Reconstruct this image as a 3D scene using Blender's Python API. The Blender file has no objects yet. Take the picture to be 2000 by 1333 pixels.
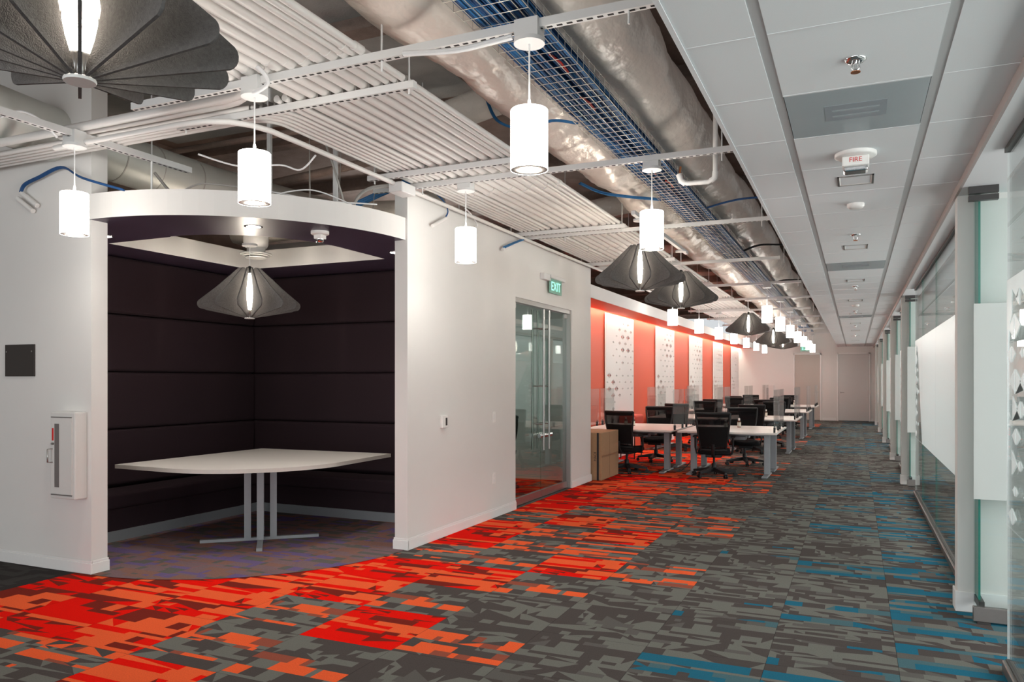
import bpy, math, random
from mathutils import Vector, Matrix
from mathutils.geometry import tessellate_polygon
R = random.Random(7)
S = bpy.context.scene
COL = S.collection
PI = math.pi
# ------------------------------------------------------------ camera, world, light, exposure
cam = bpy.data.objects.new('camera', bpy.data.cameras.new('camera'))
COL.objects.link(cam)
cam.data.sensor_width = 36.0
cam.data.lens = 27.0
cam.data.shift_y = 77.0 / 2000.0
cam.data.clip_start = 0.05
cam.location = (0, 0, 1.5)
cam.rotation_euler = (PI / 2, 0, math.atan(671.0 / 1500.0))
S.camera = cam
S.view_settings.view_transform = 'Standard'
S.view_settings.look = 'None'
S.view_settings.gamma = 1.0
S.view_settings.use_curve_mapping = False
S.view_settings.exposure = 0.78
S.cycles.transparent_max_bounces = 40
W = bpy.data.worlds.new('daylight')
S.world = W
W.use_nodes = True
W.node_tree.nodes['Background'].inputs[0].default_value = (0.93, 0.97, 1.0, 1)
W.node_tree.nodes['Background'].inputs[1].default_value = 0.42


def area(name, loc, rot, sx, sy, power, color):
    l = bpy.data.lights.new(name, 'AREA')
    l.shape = 'RECTANGLE'
    l.size = sx
    l.size_y = sy
    l.energy = power
    l.color = color
    o = bpy.data.objects.new(name, l)
    o.location = loc
    o.rotation_euler = rot
    COL.objects.link(o)
    return o


# daylight from the glazed end of the floor, well behind the photographer
area('window_daylight', (-2.5, -6.0, 1.4), (PI / 2 + 0.35, 0, 0), 11.0, 2.6, 200, (0.95, 0.98, 1.0))

# ------------------------------------------------------------ materials
MATS = {}


def _new(name):
    m = bpy.data.materials.new(name)
    m.use_nodes = True
    nt = m.node_tree
    for n in list(nt.nodes):
        if n.type != 'OUTPUT_MATERIAL':
            nt.nodes.remove(n)
    out = [n for n in nt.nodes if n.type == 'OUTPUT_MATERIAL'][0]
    MATS[name] = m
    return m, nt, out


def mat(name, col, rough=0.6, metal=0.0, nscale=40, namt=0.06, bump=0.0, bscale=None, spec=0.4, coat=0.0, stretch=None):
    m, nt, out = _new(name)
    N = nt.nodes.new
    L = nt.links.new
    b = N('ShaderNodeBsdfPrincipled')
    b.inputs['Roughness'].default_value = rough
    b.inputs['Metallic'].default_value = metal
    b.inputs['Specular IOR Level'].default_value = spec
    b.inputs['Coat Weight'].default_value = coat
    tc = N('ShaderNodeTexCoord')
    src = tc.outputs['Object']
    if stretch:
        mp = N('ShaderNodeMapping')
        mp.inputs['Scale'].default_value = stretch
        L(src, mp.inputs[0])
        src = mp.outputs[0]
    n = N('ShaderNodeTexNoise')
    n.inputs['Scale'].default_value = nscale
    n.inputs['Detail'].default_value = 3
    L(src, n.inputs['Vector'])
    mr = N('ShaderNodeMapRange')
    mr.inputs['To Min'].default_value = 1 - namt
    mr.inputs['To Max'].default_value = 1 + namt
    L(n.outputs['Fac'], mr.inputs['Value'])
    vm = N('ShaderNodeVectorMath')
    vm.operation = 'SCALE'
    vm.inputs[0].default_value = col
    L(mr.outputs[0], vm.inputs['Scale'])
    L(vm.outputs[0], b.inputs['Base Color'])
    if bump:
        n2 = n
        if bscale:
            n2 = N('ShaderNodeTexNoise')
            n2.inputs['Scale'].default_value = bscale
            n2.inputs['Detail'].default_value = 4
            L(src, n2.inputs['Vector'])
        bp = N('ShaderNodeBump')
        bp.inputs['Strength'].default_value = bump
        bp.inputs['Distance'].default_value = 0.05 if name == 'duct_wrap' else 0.02
        L(n2.outputs['Fac'], bp.inputs['Height'])
        L(bp.outputs[0], b.inputs['Normal'])
    L(b.outputs[0], out.inputs[0])
    return m


def emit(name, col, strength):
    m, nt, out = _new(name)
    e = nt.nodes.new('ShaderNodeEmission')
    e.inputs[0].default_value = (*col, 1)
    e.inputs[1].default_value = strength
    nt.links.new(e.outputs[0], out.inputs[0])
    return m


def glass(name, tint, gain=1.0, milk=0.0):
    """Thin architectural glass: tinted straight transmission + Schlick mirror."""
    m, nt, out = _new(name)
    N = nt.nodes.new
    L = nt.links.new
    g = N('ShaderNodeNewGeometry')
    d = N('ShaderNodeVectorMath')
    d.operation = 'DOT_PRODUCT'
    L(g.outputs['Incoming'], d.inputs[0])
    L(g.outputs['Normal'], d.inputs[1])
    a = N('ShaderNodeMath'); a.operation = 'ABSOLUTE'; L(d.outputs['Value'], a.inputs[0])
    s = N('ShaderNodeMath'); s.operation = 'SUBTRACT'; s.inputs[0].default_value = 1; L(a.outputs[0], s.inputs[1])
    p = N('ShaderNodeMath'); p.operation = 'POWER'; L(s.outputs[0], p.inputs[0]); p.inputs[1].default_value = 5
    k = N('ShaderNodeMath'); k.operation = 'MULTIPLY_ADD'; L(p.outputs[0], k.inputs[0])
    k.inputs[1].default_value = 0.9 * gain
    k.inputs[2].default_value = 0.045 * gain
    t = N('ShaderNodeBsdfTransparent'); t.inputs[0].default_value = (*tint, 1)
    base = t.outputs[0]
    if milk:
        df = N('ShaderNodeBsdfDiffuse'); df.inputs[0].default_value = (0.8, 0.85, 0.84, 1)
        mm = N('ShaderNodeMixShader'); mm.inputs[0].default_value = milk
        L(base, mm.inputs[1]); L(df.outputs[0], mm.inputs[2])
        base = mm.outputs[0]
    gl = N('ShaderNodeBsdfGlossy'); gl.inputs['Roughness'].default_value = 0.0
    mx = N('ShaderNodeMixShader')
    L(k.outputs[0], mx.inputs[0]); L(base, mx.inputs[1]); L(gl.outputs[0], mx.inputs[2])
    L(mx.outputs[0], out.inputs[0])
    return m


def frosted(name, col, trans=0.5, clear=0.06):
    m, nt, out = _new(name)
    N = nt.nodes.new
    L = nt.links.new
    d = N('ShaderNodeBsdfPrincipled'); d.inputs['Base Color'].default_value = (*col, 1)
    d.inputs['Roughness'].default_value = 0.34
    t = N('ShaderNodeBsdfTranslucent'); t.inputs[0].default_value = (*col, 1)
    m1 = N('ShaderNodeMixShader'); m1.inputs[0].default_value = trans
    L(d.outputs[0], m1.inputs[1]); L(t.outputs[0], m1.inputs[2])
    c = N('ShaderNodeBsdfTransparent')
    m2 = N('ShaderNodeMixShader'); m2.inputs[0].default_value = clear
    L(m1.outputs[0], m2.inputs[1]); L(c.outputs[0], m2.inputs[2])
    L(m2.outputs[0], out.inputs[0])
    return m


WALL = mat('wall_paint', (0.725, 0.71, 0.685), 0.75, bump=0.02, bscale=300, namt=0.015, nscale=6)
PAINTW = mat('white_paint', (0.78, 0.77, 0.755), 0.55, namt=0.02)
TRIMW = mat('trim_paint', (0.80, 0.79, 0.775), 0.45, namt=0.02)
TILEW = mat('ceiling_tile_fibre', (0.80, 0.83, 0.84), 0.9, namt=0.03, nscale=220, bump=0.05, bscale=500)
TEE = mat('tee_bar_grey', (0.52, 0.53, 0.53), 0.5, namt=0.02)
TEEW = mat('tee_bar_white', (0.80, 0.82, 0.83), 0.5, namt=0.02)
DECK = mat('deck_sprayed', (0.34, 0.255, 0.215), 0.95, namt=0.35, nscale=5, bump=0.3, bscale=60)
JOIST = mat('joist_fireproofed', (0.28, 0.21, 0.175), 0.95, namt=0.3, nscale=14, bump=0.4, bscale=70)
DECKP = mat('deck_pale', (0.42, 0.42, 0.40), 0.9, namt=0.12, nscale=9, bump=0.2, bscale=60)
PIPE = mat('conduit_white', (0.75, 0.735, 0.71), 0.42, namt=0.03, nscale=8)
STRUT = mat('strut_white', (0.72, 0.72, 0.71), 0.45, namt=0.03, nscale=10)
SLOT = mat('slot_shadow', (0.03, 0.028, 0.026), 0.9)
FOIL = mat('duct_wrap', (0.86, 0.79, 0.71), 0.38, metal=0.08, namt=0.06, nscale=6, bump=1.0, bscale=4.5, spec=0.5, stretch=(1, 0.6, 1))
SPIRAL = mat('spiral_duct_steel', (0.63, 0.64, 0.60), 0.45, metal=0.35, namt=0.06, nscale=5)
WIRE = mat('tray_wire_zinc', (0.72, 0.68, 0.60), 0.35, metal=0.7, namt=0.04)
BLUE = mat('blue_cable', (0.03, 0.17, 0.40), 0.45, namt=0.3, nscale=30)
BLUE2 = mat('blue_cable_dark', (0.012, 0.065, 0.19), 0.45, namt=0.3, nscale=30)
REDC = mat('red_cable', (0.5, 0.03, 0.02), 0.5)
CORDW = mat('cord_white', (0.80, 0.80, 0.80), 0.5)
CORDG = mat('cord_grey', (0.42, 0.40, 0.37), 0.5)
COPPER = mat('copper', (0.55, 0.22, 0.10), 0.35, metal=0.9)
PVC = mat('pvc_white', (0.82, 0.80, 0.77), 0.35)
FELT = mat('felt_grey', (0.125, 0.119, 0.117), 0.98, namt=0.35, nscale=90, bump=0.25, bscale=220, spec=0.1)
STEEL = mat('brushed_steel', (0.40, 0.39, 0.375), 0.32, metal=0.9, namt=0.05, stretch=(1, 1, 30))
CHROME = mat('chrome', (0.75, 0.75, 0.75), 0.12, metal=1.0, namt=0.02)
ALU = mat('aluminium_paint', (0.27, 0.285, 0.30), 0.45, metal=0.3, namt=0.03)
DARKM = mat('dark_bronze', (0.045, 0.043, 0.042), 0.4, metal=0.2, namt=0.05)
RAILM = mat('rail_steel', (0.20, 0.185, 0.175), 0.38, metal=0.5, namt=0.05)
BLACKP = mat('black_plastic', (0.011, 0.011, 0.012), 0.5, namt=0.1)
BLACKF = mat('black_fabric', (0.009, 0.0085, 0.009), 0.92, namt=0.2, nscale=200, spec=0.15)
PURPLE = mat('soffit_purple', (0.068, 0.045, 0.080), 0.42, namt=0.03, spec=0.5)
PAD = mat('plum_upholstery', (0.025, 0.0145, 0.0185), 0.9, namt=0.18, nscale=160, bump=0.05, bscale=400, spec=0.2)
LAM = mat('white_laminate', (0.74, 0.70, 0.655), 0.35, namt=0.02)
LAME = mat('laminate_edge', (0.55, 0.52, 0.48), 0.5, namt=0.03)
KRAFT = mat('cardboard', (0.36, 0.225, 0.125), 0.85, namt=0.1, nscale=25)
KRAFT2 = mat('cardboard_tape', (0.27, 0.16, 0.085), 0.5, namt=0.1, nscale=25)
REDW = mat('red_wall_paint', (0.72, 0.115, 0.055), 0.55, namt=0.02)
REDS = mat('red_upholstery', (0.62, 0.085, 0.055), 0.85, namt=0.08)
PLATE = mat('plate_brown_black', (0.030, 0.024, 0.021), 0.5, namt=0.05)
CABG = mat('cabinet_paint', (0.66, 0.655, 0.63), 0.4, namt=0.02)
GREYW = mat('cabinet_window', (0.16, 0.145, 0.14), 0.25, namt=0.05)
REDL = mat('red_label', (0.62, 0.02, 0.02), 0.5)
DOORW = mat('door_paint', (0.62, 0.615, 0.60), 0.5, namt=0.02)
DOORT = mat('door_paint_tan', (0.50, 0.455, 0.41), 0.5, namt=0.02)
DIFF = mat('air_panel', (0.42, 0.48, 0.50), 0.25, namt=0.03, nscale=5)
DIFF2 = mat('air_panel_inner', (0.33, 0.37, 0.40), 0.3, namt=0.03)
AMBER = mat('amber_bottle', (0.10, 0.035, 0.012), 0.25, namt=0.05)
LABELW = mat('bottle_label', (0.75, 0.72, 0.62), 0.6)
GREENL = emit('exit_green', (0.35, 1.0, 0.70), 1.0)
GREENF = mat('exit_face', (0.22, 0.45, 0.36), 0.4)
LAMPS = emit('lamp_shade_glow', (1.0, 0.95, 0.885), 10.0)
LAMPD = emit('lamp_bottom_glow', (1.0, 0.95, 0.885), 150.0)
TUBE = emit('felt_lamp_tube', (1.0, 0.88, 0.74), 60.0)
COVE = emit('cove_strip', (1.0, 0.87, 0.74), 26.0)
DOWN = emit('downlight_glow', (1.0, 0.93, 0.86), 14.0)
PANELL = emit('office_panel_glow', (0.92, 0.97, 1.0), 2.6)
REFL = mat('light_reflector', (0.86, 0.84, 0.80), 0.35, metal=0.1)
GLASS = glass('clear_glass', (0.94, 0.965, 0.96))
GLASSD = glass('door_glass', (0.76, 0.86, 0.82), gain=1.5)
GLASSEDGE = mat('glass_edge_green', (0.02, 0.20, 0.155), 0.2, namt=0.03)
ACRYL = glass('acrylic', (0.985, 0.99, 0.988), gain=0.7, milk=0.07)
FILM = frosted('frosted_film', (0.86, 0.89, 0.89), 0.45, 0.05)
FILM2 = frosted('frosted_door_film', (0.82, 0.85, 0.83), 0.5, 0.22)
# carpet yarns
CP = {}
for nm, c in {'light': (0.165, 0.165, 0.147), 'mid': (0.120, 0.113, 0.104), 'dark': (0.083, 0.071, 0.067),
              'red': (0.82, 0.010, 0.005), 'orange': (0.86, 0.125, 0.040), 'dusty': (0.30, 0.085, 0.055),
              'maroon': (0.20, 0.024, 0.016), 'teal': (0.022, 0.135, 0.205), 'tealg': (0.075, 0.145, 0.165),
              'plum': (0.19, 0.125, 0.135), 'violet': (0.145, 0.105, 0.215), 'umber': (0.22, 0.12, 0.10),
              'coal': (0.040, 0.037, 0.036), 'coal2': (0.055, 0.052, 0.050)}.items():
    CP[nm] = mat('carpet_' + nm, c, 0.97, namt=0.22, nscale=140, bump=0.1, bscale=500, spec=0.02)
CPN = list(CP)


# ------------------------------------------------------------ geometry helpers
class MB:
    def __init__(s):
        s.v = []; s.f = []; s.m = []; s.sm = []

    def add(s, v, f, m=0, smooth=False):
        o = len(s.v)
        s.v += [tuple(p) for p in v]
        s.f += [tuple(i + o for i in q) for q in f]
        s.m += [m] * len(f)
        s.sm += [smooth] * len(f)
        return s

    def box(s, x0, x1, y0, y1, z0, z1, m=0):
        v = [(x, y, z) for z in (z0, z1) for y in (y0, y1) for x in (x0, x1)]
        return s.add(v, [(0, 2, 3, 1), (4, 5, 7, 6), (0, 1, 5, 4), (2, 6, 7, 3), (0, 4, 6, 2), (1, 3, 7, 5)], m)

    def prism(s, poly, z0, z1, m=0, mside=None):
        n = len(poly)
        v = [(x, y, z0) for x, y in poly] + [(x, y, z1) for x, y in poly]
        s.add(v, [tuple(reversed(range(n))), tuple(range(n, 2 * n))], m)
        s.add(v, [(i, (i + 1) % n, n + (i + 1) % n, n + i) for i in range(n)], m if mside is None else mside)
        return s

    def lathe(s, prof, c=(0, 0, 0), n=20, m=0, smooth=True, axis='z', cap=True):
        v = []
        for r, z in prof:
            for i in range(n):
                a = 2 * PI * i / n
                p = (r * math.cos(a), r * math.sin(a), z)
                if axis == 'x':
                    p = (p[2], p[0], p[1])
                elif axis == 'y':
                    p = (p[1], p[2], p[0])
                v.append((c[0] + p[0], c[1] + p[1], c[2] + p[2]))
        k = len(prof)
        f = [(j * n + i, j * n + (i + 1) % n, (j + 1) * n + (i + 1) % n, (j + 1) * n + i) for j in range(k - 1) for i in range(n)]
        s.add(v, f, m, smooth)
        if cap:
            s.add(v, [tuple(reversed(range(n))), tuple(range((k - 1) * n, k * n))], m)
        return s

    def tube(s, path, r, n=8, m=0, smooth=True, rfun=None):
        P = [Vector(p) for p in path]
        v = []
        up = None
        for i, p in enumerate(P):
            t = (P[min(i + 1, len(P) - 1)] - P[max(i - 1, 0)]).normalized()
            if up is None:
                up = Vector((0, 0, 1)) if abs(t.z) < 0.9 else Vector((1, 0, 0))
            a = t.cross(up).normalized()
            b = a.cross(t).normalized()
            up = b
            for j in range(n):
                q = 2 * PI * j / n
                rr = r if rfun is None else rfun(i, q)
                v.append(p + a * (rr * math.cos(q)) + b * (rr * math.sin(q)))
        k = len(P)
        f = [(j * n + i, j * n + (i + 1) % n, (j + 1) * n + (i + 1) % n, (j + 1) * n + i) for j in range(k - 1) for i in range(n)]
        s.add(v, f, m, smooth)
        s.add(v, [tuple(reversed(range(n))), tuple(range((k - 1) * n, k * n))], m)
        return s

    def mesh(s, name, mats):
        me = bpy.data.meshes.new(name)
        me.from_pydata(s.v, [], s.f)
        for m in (mats if isinstance(mats, (list, tuple)) else [mats]):
            me.materials.append(m)
        me.polygons.foreach_set('material_index', s.m)
        me.polygons.foreach_set('use_smooth', s.sm)
        me.update()
        return me

    def build(s, name, mats, parent=None, loc=None, bevel=0, seg=2):
        o = bpy.data.objects.new(name, s.mesh(name, mats))
        COL.objects.link(o)
        if parent:
            o.parent = parent
        if loc:
            o.location = loc
        if bevel:
            b = o.modifiers.new('bevel', 'BEVEL')
            b.width = bevel
            b.segments = seg
            b.limit_method = 'ANGLE'
        return o


def BX(*a):
    return MB().box(*a)


def tag(o, label, cat, group=None, kind=None):
    if label:
        o['label'] = label
    if cat:
        o['category'] = cat
    if group:
        o['group'] = group
    if kind:
        o['kind'] = kind
    return o


def thing(name, label, cat, loc=(0, 0, 0), rz=0, group=None):
    o = bpy.data.objects.new(name, None)
    o.empty_display_size = 0.1
    COL.objects.link(o)
    o.location = loc
    o.rotation_euler = (0, 0, rz)
    return tag(o, label, cat, group)


KIDS = {}


def dup(root, loc, rz, label=None, group=None):
    r = root.copy()
    COL.objects.link(r)
    r.location = loc
    r.rotation_euler = (0, 0, rz)
    if label:
        r['label'] = label
    if group:
        r['group'] = group
    for ch in list(root.children):
        c = ch.copy()
        COL.objects.link(c)
        c.parent = r
        for g in list(ch.children):
            d = g.copy()
            COL.objects.link(d)
            d.parent = c
    return r


def struct(o):
    o['kind'] = 'structure'
    return o


def stuff(o):
    o['kind'] = 'stuff'
    return o


def part(o, parent, label=None):
    o.parent = parent
    if label:
        o['label'] = label
    return o


def text(name, body, size, mloc, rot, material, parent=None, extrude=0.0005):
    c = bpy.data.curves.new(name, 'FONT')
    c.body = body
    c.size = size
    c.align_x = 'CENTER'
    c.align_y = 'CENTER'
    c.extrude = extrude
    c.materials.append(material)
    o = bpy.data.objects.new(name, c)
    COL.objects.link(o)
    o.location = mloc
    o.rotation_euler = rot
    me = bpy.data.meshes.new_from_object(o)
    bpy.data.objects.remove(o)
    bpy.data.curves.remove(c)
    o = bpy.data.objects.new(name, me)
    COL.objects.link(o)
    o.location = mloc
    o.rotation_euler = rot
    if parent:
        o.parent = parent
    return o


def arc(cx, cy, r, a0, a1, n=20):
    return [(cx + r * math.cos(math.radians(a0 + (a1 - a0) * i / n)), cy + r * math.sin(math.radians(a0 + (a1 - a0) * i / n))) for i in range(n + 1)]


ORD = ['first', 'second', 'third', 'fourth', 'fifth', 'sixth', 'seventh', 'eighth', 'ninth', 'tenth', 'eleventh', 'twelfth',
       'thirteenth', 'fourteenth', 'fifteenth', 'sixteenth', 'seventeenth']

# ------------------------------------------------------------ structure
XW = -3.61           # face of the main left wall
YE = 31.0            # far wall
ZC = 2.75            # tiled ceiling
floor = struct(MB().box(-9, 6, -7, YE + 0.5, -0.12, -0.008).build('floor', CP['coal']))

# --- carpet tiles laid on the floor, each with its own woven pattern
TW, TH = 0.64, 0.64
X0c, Y0c = -1.715, 2.98


def carpet_variant(kind, seed, w=TW, h=TH):
    r = random.Random(seed)
    b = MB()
    g = 0.0008
    x0, x1, y = g, w - g, g
    idx = {n: i for i, n in enumerate(CPN)}
    ys = [y]
    while ys[-1] < h - g:
        ys.append(ys[-1] + r.choice([0.03, 0.04, 0.05, 0.06, 0.07, 0.09, 0.11]))
    ys[-1] = h - g
    if len(ys) > 2 and ys[-1] - ys[-2] < 0.02:
        ys.pop(-2)
    rows = len(ys) - 1
    flip = r.random() < .5
    for j in range(rows):
        hot = r.random()
        x = x0
        while x < x1 - 1e-4:
            dx = r.choice([0.04, 0.06, 0.08, 0.11, 0.14, 0.18, 0.24])
            if kind == 'red':
                dx *= 1.8
            nx = x + dx
            if nx > x1 - 0.04:
                nx = x1
            u = r.random()
            if kind == 'grey':
                c = 'light' if u < .46 else ('mid' if u < .6 else 'dark')
            elif kind == 'coal':
                c = 'coal' if u < .6 else 'coal2'
            elif kind == 'trans':
                if hot < .42:
                    c = 'orange' if u < .52 else ('dusty' if u < .72 else ('light' if u < .86 else 'dark'))
                else:
                    c = 'light' if u < .45 else ('dark' if u < .985 else 'orange')
            elif kind == 'red':
                if hot < .36:
                    c = 'orange' if u < .6 else ('maroon' if u < .8 else 'red')
                else:
                    c = 'red' if u < .74 else ('maroon' if u < .86 else 'orange')
            elif kind == 'teal':
                if hot < .40:
                    c = 'teal' if u < .48 else ('tealg' if u < .7 else ('mid' if u < .85 else 'dark'))
                else:
                    c = 'light' if u < .44 else ('mid' if u < .55 else 'dark')
            elif kind == 'plum':
                c = 'plum' if u < .34 else ('violet' if u < .52 else ('umber' if u < .76 else 'mid'))
            a, d = ys[j], ys[j + 1]
            q = [(x, a, 0), (nx, a, 0), (nx, d, 0), (x, d, 0)]
            if r.random() < .27 and kind in ('grey', 'trans', 'teal', 'red'):
                c2 = {'light': 'dark', 'mid': 'dark', 'dark': 'light', 'red': 'maroon', 'maroon': 'red', 'orange': 'red' if kind == 'red' else 'dark',
                      'dusty': 'dark', 'teal': 'dark', 'tealg': 'light'}[c]
                if r.random() < .6:
                    c2 = c2 if c in ('light', 'dark', 'mid', 'red') else c
                if r.random() < .5:
                    b.add(q, [(0, 1, 2)], idx[c]); b.add(q, [(0, 2, 3)], idx[c2])
                else:
                    b.add(q, [(0, 1, 3)], idx[c]); b.add(q, [(1, 2, 3)], idx[c2])
            else:
                b.add(q, [(0, 1, 2, 3)], idx[c])
            x = nx
    # shallow skirt so each tile has an edge
    e = [(0, 0), (w, 0), (w, h), (0, h)]
    sk = [(px, py, 0) for px, py in e] + [(px, py, -0.006) for px, py in e]
    b.add(sk, [(0, 4, 5, 1), (1, 5, 6, 2), (2, 6, 7, 3), (3, 7, 4, 0)], idx['coal'])
    return b


VAR = {k: [carpet_variant(k, 31 * i + sum(map(ord, k))) for i in range(7)] for k in ('grey', 'trans', 'red', 'teal', 'coal')}
VMESH = {k: [b.mesh('carpet_tile', [CP[n] for n in CPN]) for b in v] for k, v in VAR.items()}
RED = {(-3, -1), (-2, 1), (-1, 4), (-1, 6), (-3, 2), (-2, 3), (-3, 3), (-3, 5), (-3, 6), (-2, 7), (-3, 8), (-3, 9), (-2, 9), (-3, 10),
       (-2, 11), (-3, 11), (-3, 12), (-3, 13), (-2, 13), (-1, 13), (-4, -2), (-6, -1)}
TRANS = {(-4, -1), (-5, -1), (-3, 0), (-3, 1), (-2, 2), (-2, 0), (-1, 1), (-1, 3), (-3, 4), (-2, 4), (0, 4), (-1, 5), (-2, 5), (-2, 6), (-1, 7),
         (-3, 7), (0, 7), (-2, 8), (-1, 8), (0, 8), (-2, 10), (-1, 9), (-2, 12), (-1, 11), (-1, 12), (0, 12), (0, 13), (-3, -2), (-2, -1)}
TEAL = {(1, 3), (1, 6), (1, 1), (2, 1), (2, 5), (3, 5), (2, 3), (3, 3), (2, 2), (3, 1), (3, 2), (2, 0), (1, 0), (3, 4), (3, 6), (3, 7), (2, 8), (3, 9), (1, 9),
        (2, 10), (3, 11), (2, 12), (3, 13), (1, 12), (3, 0), (2, -1)}


def ctype(c, j):
    rr = random.Random(c * 97 + j * 13 + 5)
    if (c, j) in RED:
        return 'red'
    if (c, j) in TRANS:
        return 'trans'
    if (c, j) in TEAL:
        return 'teal'
    if c <= -4 and c >= -6 and 0 <= j <= 2:
        return 'red'
    if c <= -7 or (c <= -4 and j < 0):
        return 'coal'
    if j >= 14:
        if c <= -2:
            return 'red' if rr.random() < .62 else 'trans'
        if c == -1:
            return 'trans' if rr.random() < .6 else 'grey'
        if c == 0:
            return 'trans' if rr.random() < .22 else 'grey'
        if c >= 2:
            return 'teal' if rr.random() < .5 else 'grey'
        return 'teal' if rr.random() < .2 else 'grey'
    if c <= -4:
        return 'red' if rr.random() < .7 else 'trans'
    if c >= 3:
        return 'teal' if rr.random() < .7 else 'grey'
    return 'grey'


cells = []
for j in range(-6, 44):
    for c in range(-11, 9):
        x, y = X0c + c * TW, Y0c + j * TH
        d = y * 0.9129 - x * 0.4083
        r_ = x * 0.9129 + y * 0.4083
        if d < 0.6:
            vis = False
        else:
            vis = abs((x + TW / 2) * 0.9129 + (y + TH) * 0.4083) / max(((y + TH) * 0.9129 - x * 0.4083), .1) < 0.95 and d > 2.4
        if y > 7.5 and y < 10.9 and x < -6.8:
            continue
        if x + TW < -3.7 and 4.7 < y < 7.3:
            continue           # under the booth
        if y > 10.9 and x < -4.9:
            continue
        if y + TH > YE + 0.7:
            continue
        cells.append((0 if vis else 1, d, c, j))
cells.sort()
rest = MB()
for n, (_, d, c, j) in enumerate(cells):
    k = ctype(c, j)
    rr = random.Random(c * 31 + j * 7)
    vi = rr.randrange(7)
    x, y = X0c + c * TW, Y0c + j * TH
    if n < 300:
        o = bpy.data.objects.new('carpet_tile', VMESH[k][vi])
        COL.objects.link(o)
        o.location = (x, y, 0)
        o.parent = floor
    else:
        b = VAR[k][vi]
        rest.v, off = rest.v + [(p[0] + x, p[1] + y, p[2]) for p in b.v], len(rest.v)
        rest.f += [tuple(i + off for i in q) for q in b.f]
        rest.m += b.m
        rest.sm += b.sm
stuff(rest.build('distant_carpet_tiles', [CP[n] for n in CPN], floor))

# --- booth plum carpet, cut to the booth's rounded corner
BA = (-5.39, 5.83, 1.76)


def clip_booth(poly):
    edges = [(-6.75, 4.23, 0, -1)]
    bound = [(-6.75, 4.10), (-5.40, 4.07)] + arc(*BA, -90, 0, 24) + [(-3.63, 7.35), (-6.75, 7.35)]
    for i in range(len(bound)):
        ax, ay = bound[i]
        bx, by = bound[(i + 1) % len(bound)]
        out = []
        if not poly:
            return []
        for k in range(len(poly)):
            p, q = poly[k], poly[(k + 1) % len(poly)]
            sp = (bx - ax) * (p[1] - ay) - (by - ay) * (p[0] - ax)
            sq = (bx - ax) * (q[1] - ay) - (by - ay) * (q[0] - ax)
            if sp >= 0:
                out.append(p)
            if (sp >= 0) != (sq >= 0):
                t = sp / (sp - sq)
                out.append((p[0] + t * (q[0] - p[0]), p[1] + t * (q[1] - p[1])))
        poly = out
    return poly


pb = MB()
for j in range(5):
    for c in range(5):
        v = carpet_variant('plum', 400 + j * 9 + c)
        ox, oy = -6.75 + c * TW, 4.05 + j * TH
        for q, mi in zip(v.f[:-4], v.m[:-4]):
            poly = clip_booth([(v.v[i][0] + ox, v.v[i][1] + oy) for i in q])
            if len(poly) > 2:
                pb.add([(x, y, 0.004) for x, y in poly], [tuple(range(len(poly)))], mi)
part(pb.build('plum_carpet', [CP[n] for n in CPN]), floor, 'plum and violet patterned carpet inside the booth')

# --- walls
ZW = 3.19
wl = struct(MB().box(-3.74, XW, 5.81, 8.17, 0, ZW).box(-3.74, XW, 10.09, 10.95, 0, ZW).box(-3.74, XW, 8.17, 10.09, 2.475, ZW).build('wall_left', WALL))
# partition that closes the room behind the glass doors, and its other walls
wi = struct(MB().box(-7.1, -3.74, 10.80, 10.95, 0, ZW).box(-7.1, -6.98, 7.5, 10.8, 0, ZW).box(-6.98, -3.74, 7.5, 7.62, 0, ZW).build('wall_inner', WALL))
wn = struct(MB().box(-9, -5.39, 4.09, 4.23, 0, 4.15).build('wall_near', WALL))
struct(MB().box(-9.1, -9, -7, 4.23, 0, 4.15).build('wall_outer', WALL))
wb = struct(MB().box(-6.92, -6.80, 4.23, 7.5, 0, 2.74).box(-6.80, -3.74, 7.38, 7.5, 0, 2.74).build('wall_booth', PAD))
we = struct(MB().box(-4.35, 6, YE, YE + 0.15, 0, 4.15).build('wall_end', WALL))
struct(MB().box(-9, -7.1, 4.23, 31, 0, 4.15).build('wall_plenum', DECK))
# red alcove wall, soffit header above it
wr = struct(MB().box(-4.35, -4.2, 10.95, YE, 0, 2.93).build('wall_red', REDW))
hd = struct(MB().box(-4.09, -3.63, 10.95, YE, 2.745, 2.935).box(-4.2, -4.15, 10.95, YE, 2.80, 2.935).build('header_soffit', REDW))
part(MB().box(-3.63, XW, 10.95, YE, 2.742, 2.938).build('header_fascia', PAINTW), hd, 'white fascia of the header')
cv = part(MB().box(-4.15, -4.09, 11.0, YE - 0.05, 2.83, 2.845).build('cove_light', COVE), hd, 'glowing strip light hidden in the cove slot')

# --- baseboards
def base(name, boxes):
    b = MB()
    for x0, x1, y0, y1 in boxes:
        b.box(x0, x1, y0, y1, 0, 0.085)
        cx, cy = (x0 + x1) / 2, (y0 + y1) / 2
        ex, ey = (x1 - x0) / 2, (y1 - y0) / 2
        ex2, ey2 = (ex - 0.005 if ex < 0.1 else ex), (ey - 0.005 if ey < 0.1 else ey)
        b.box(cx - ex2, cx + ex2, cy - ey2, cy + ey2, 0.085, 0.104)
    return struct(b.build(name, TRIMW, bevel=0.003, seg=1))


base('baseboard_left', [(XW, XW + 0.014, 5.80, 8.17), (XW, XW + 0.014, 10.09, 10.96), (-3.754, XW + 0.014, 5.796, 5.81), (-3.754, -3.74, 5.81, 5.95)])
base('baseboard_near', [(-9, -5.376, 4.076, 4.09), (-5.39, -5.376, 4.09, 4.24)])
base('baseboard_end', [(-4.2, -2.19, YE - 0.014, YE), (-1.13, -0.66, YE - 0.014, YE), (0.52, 0.6, YE - 0.014, YE)])

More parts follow.
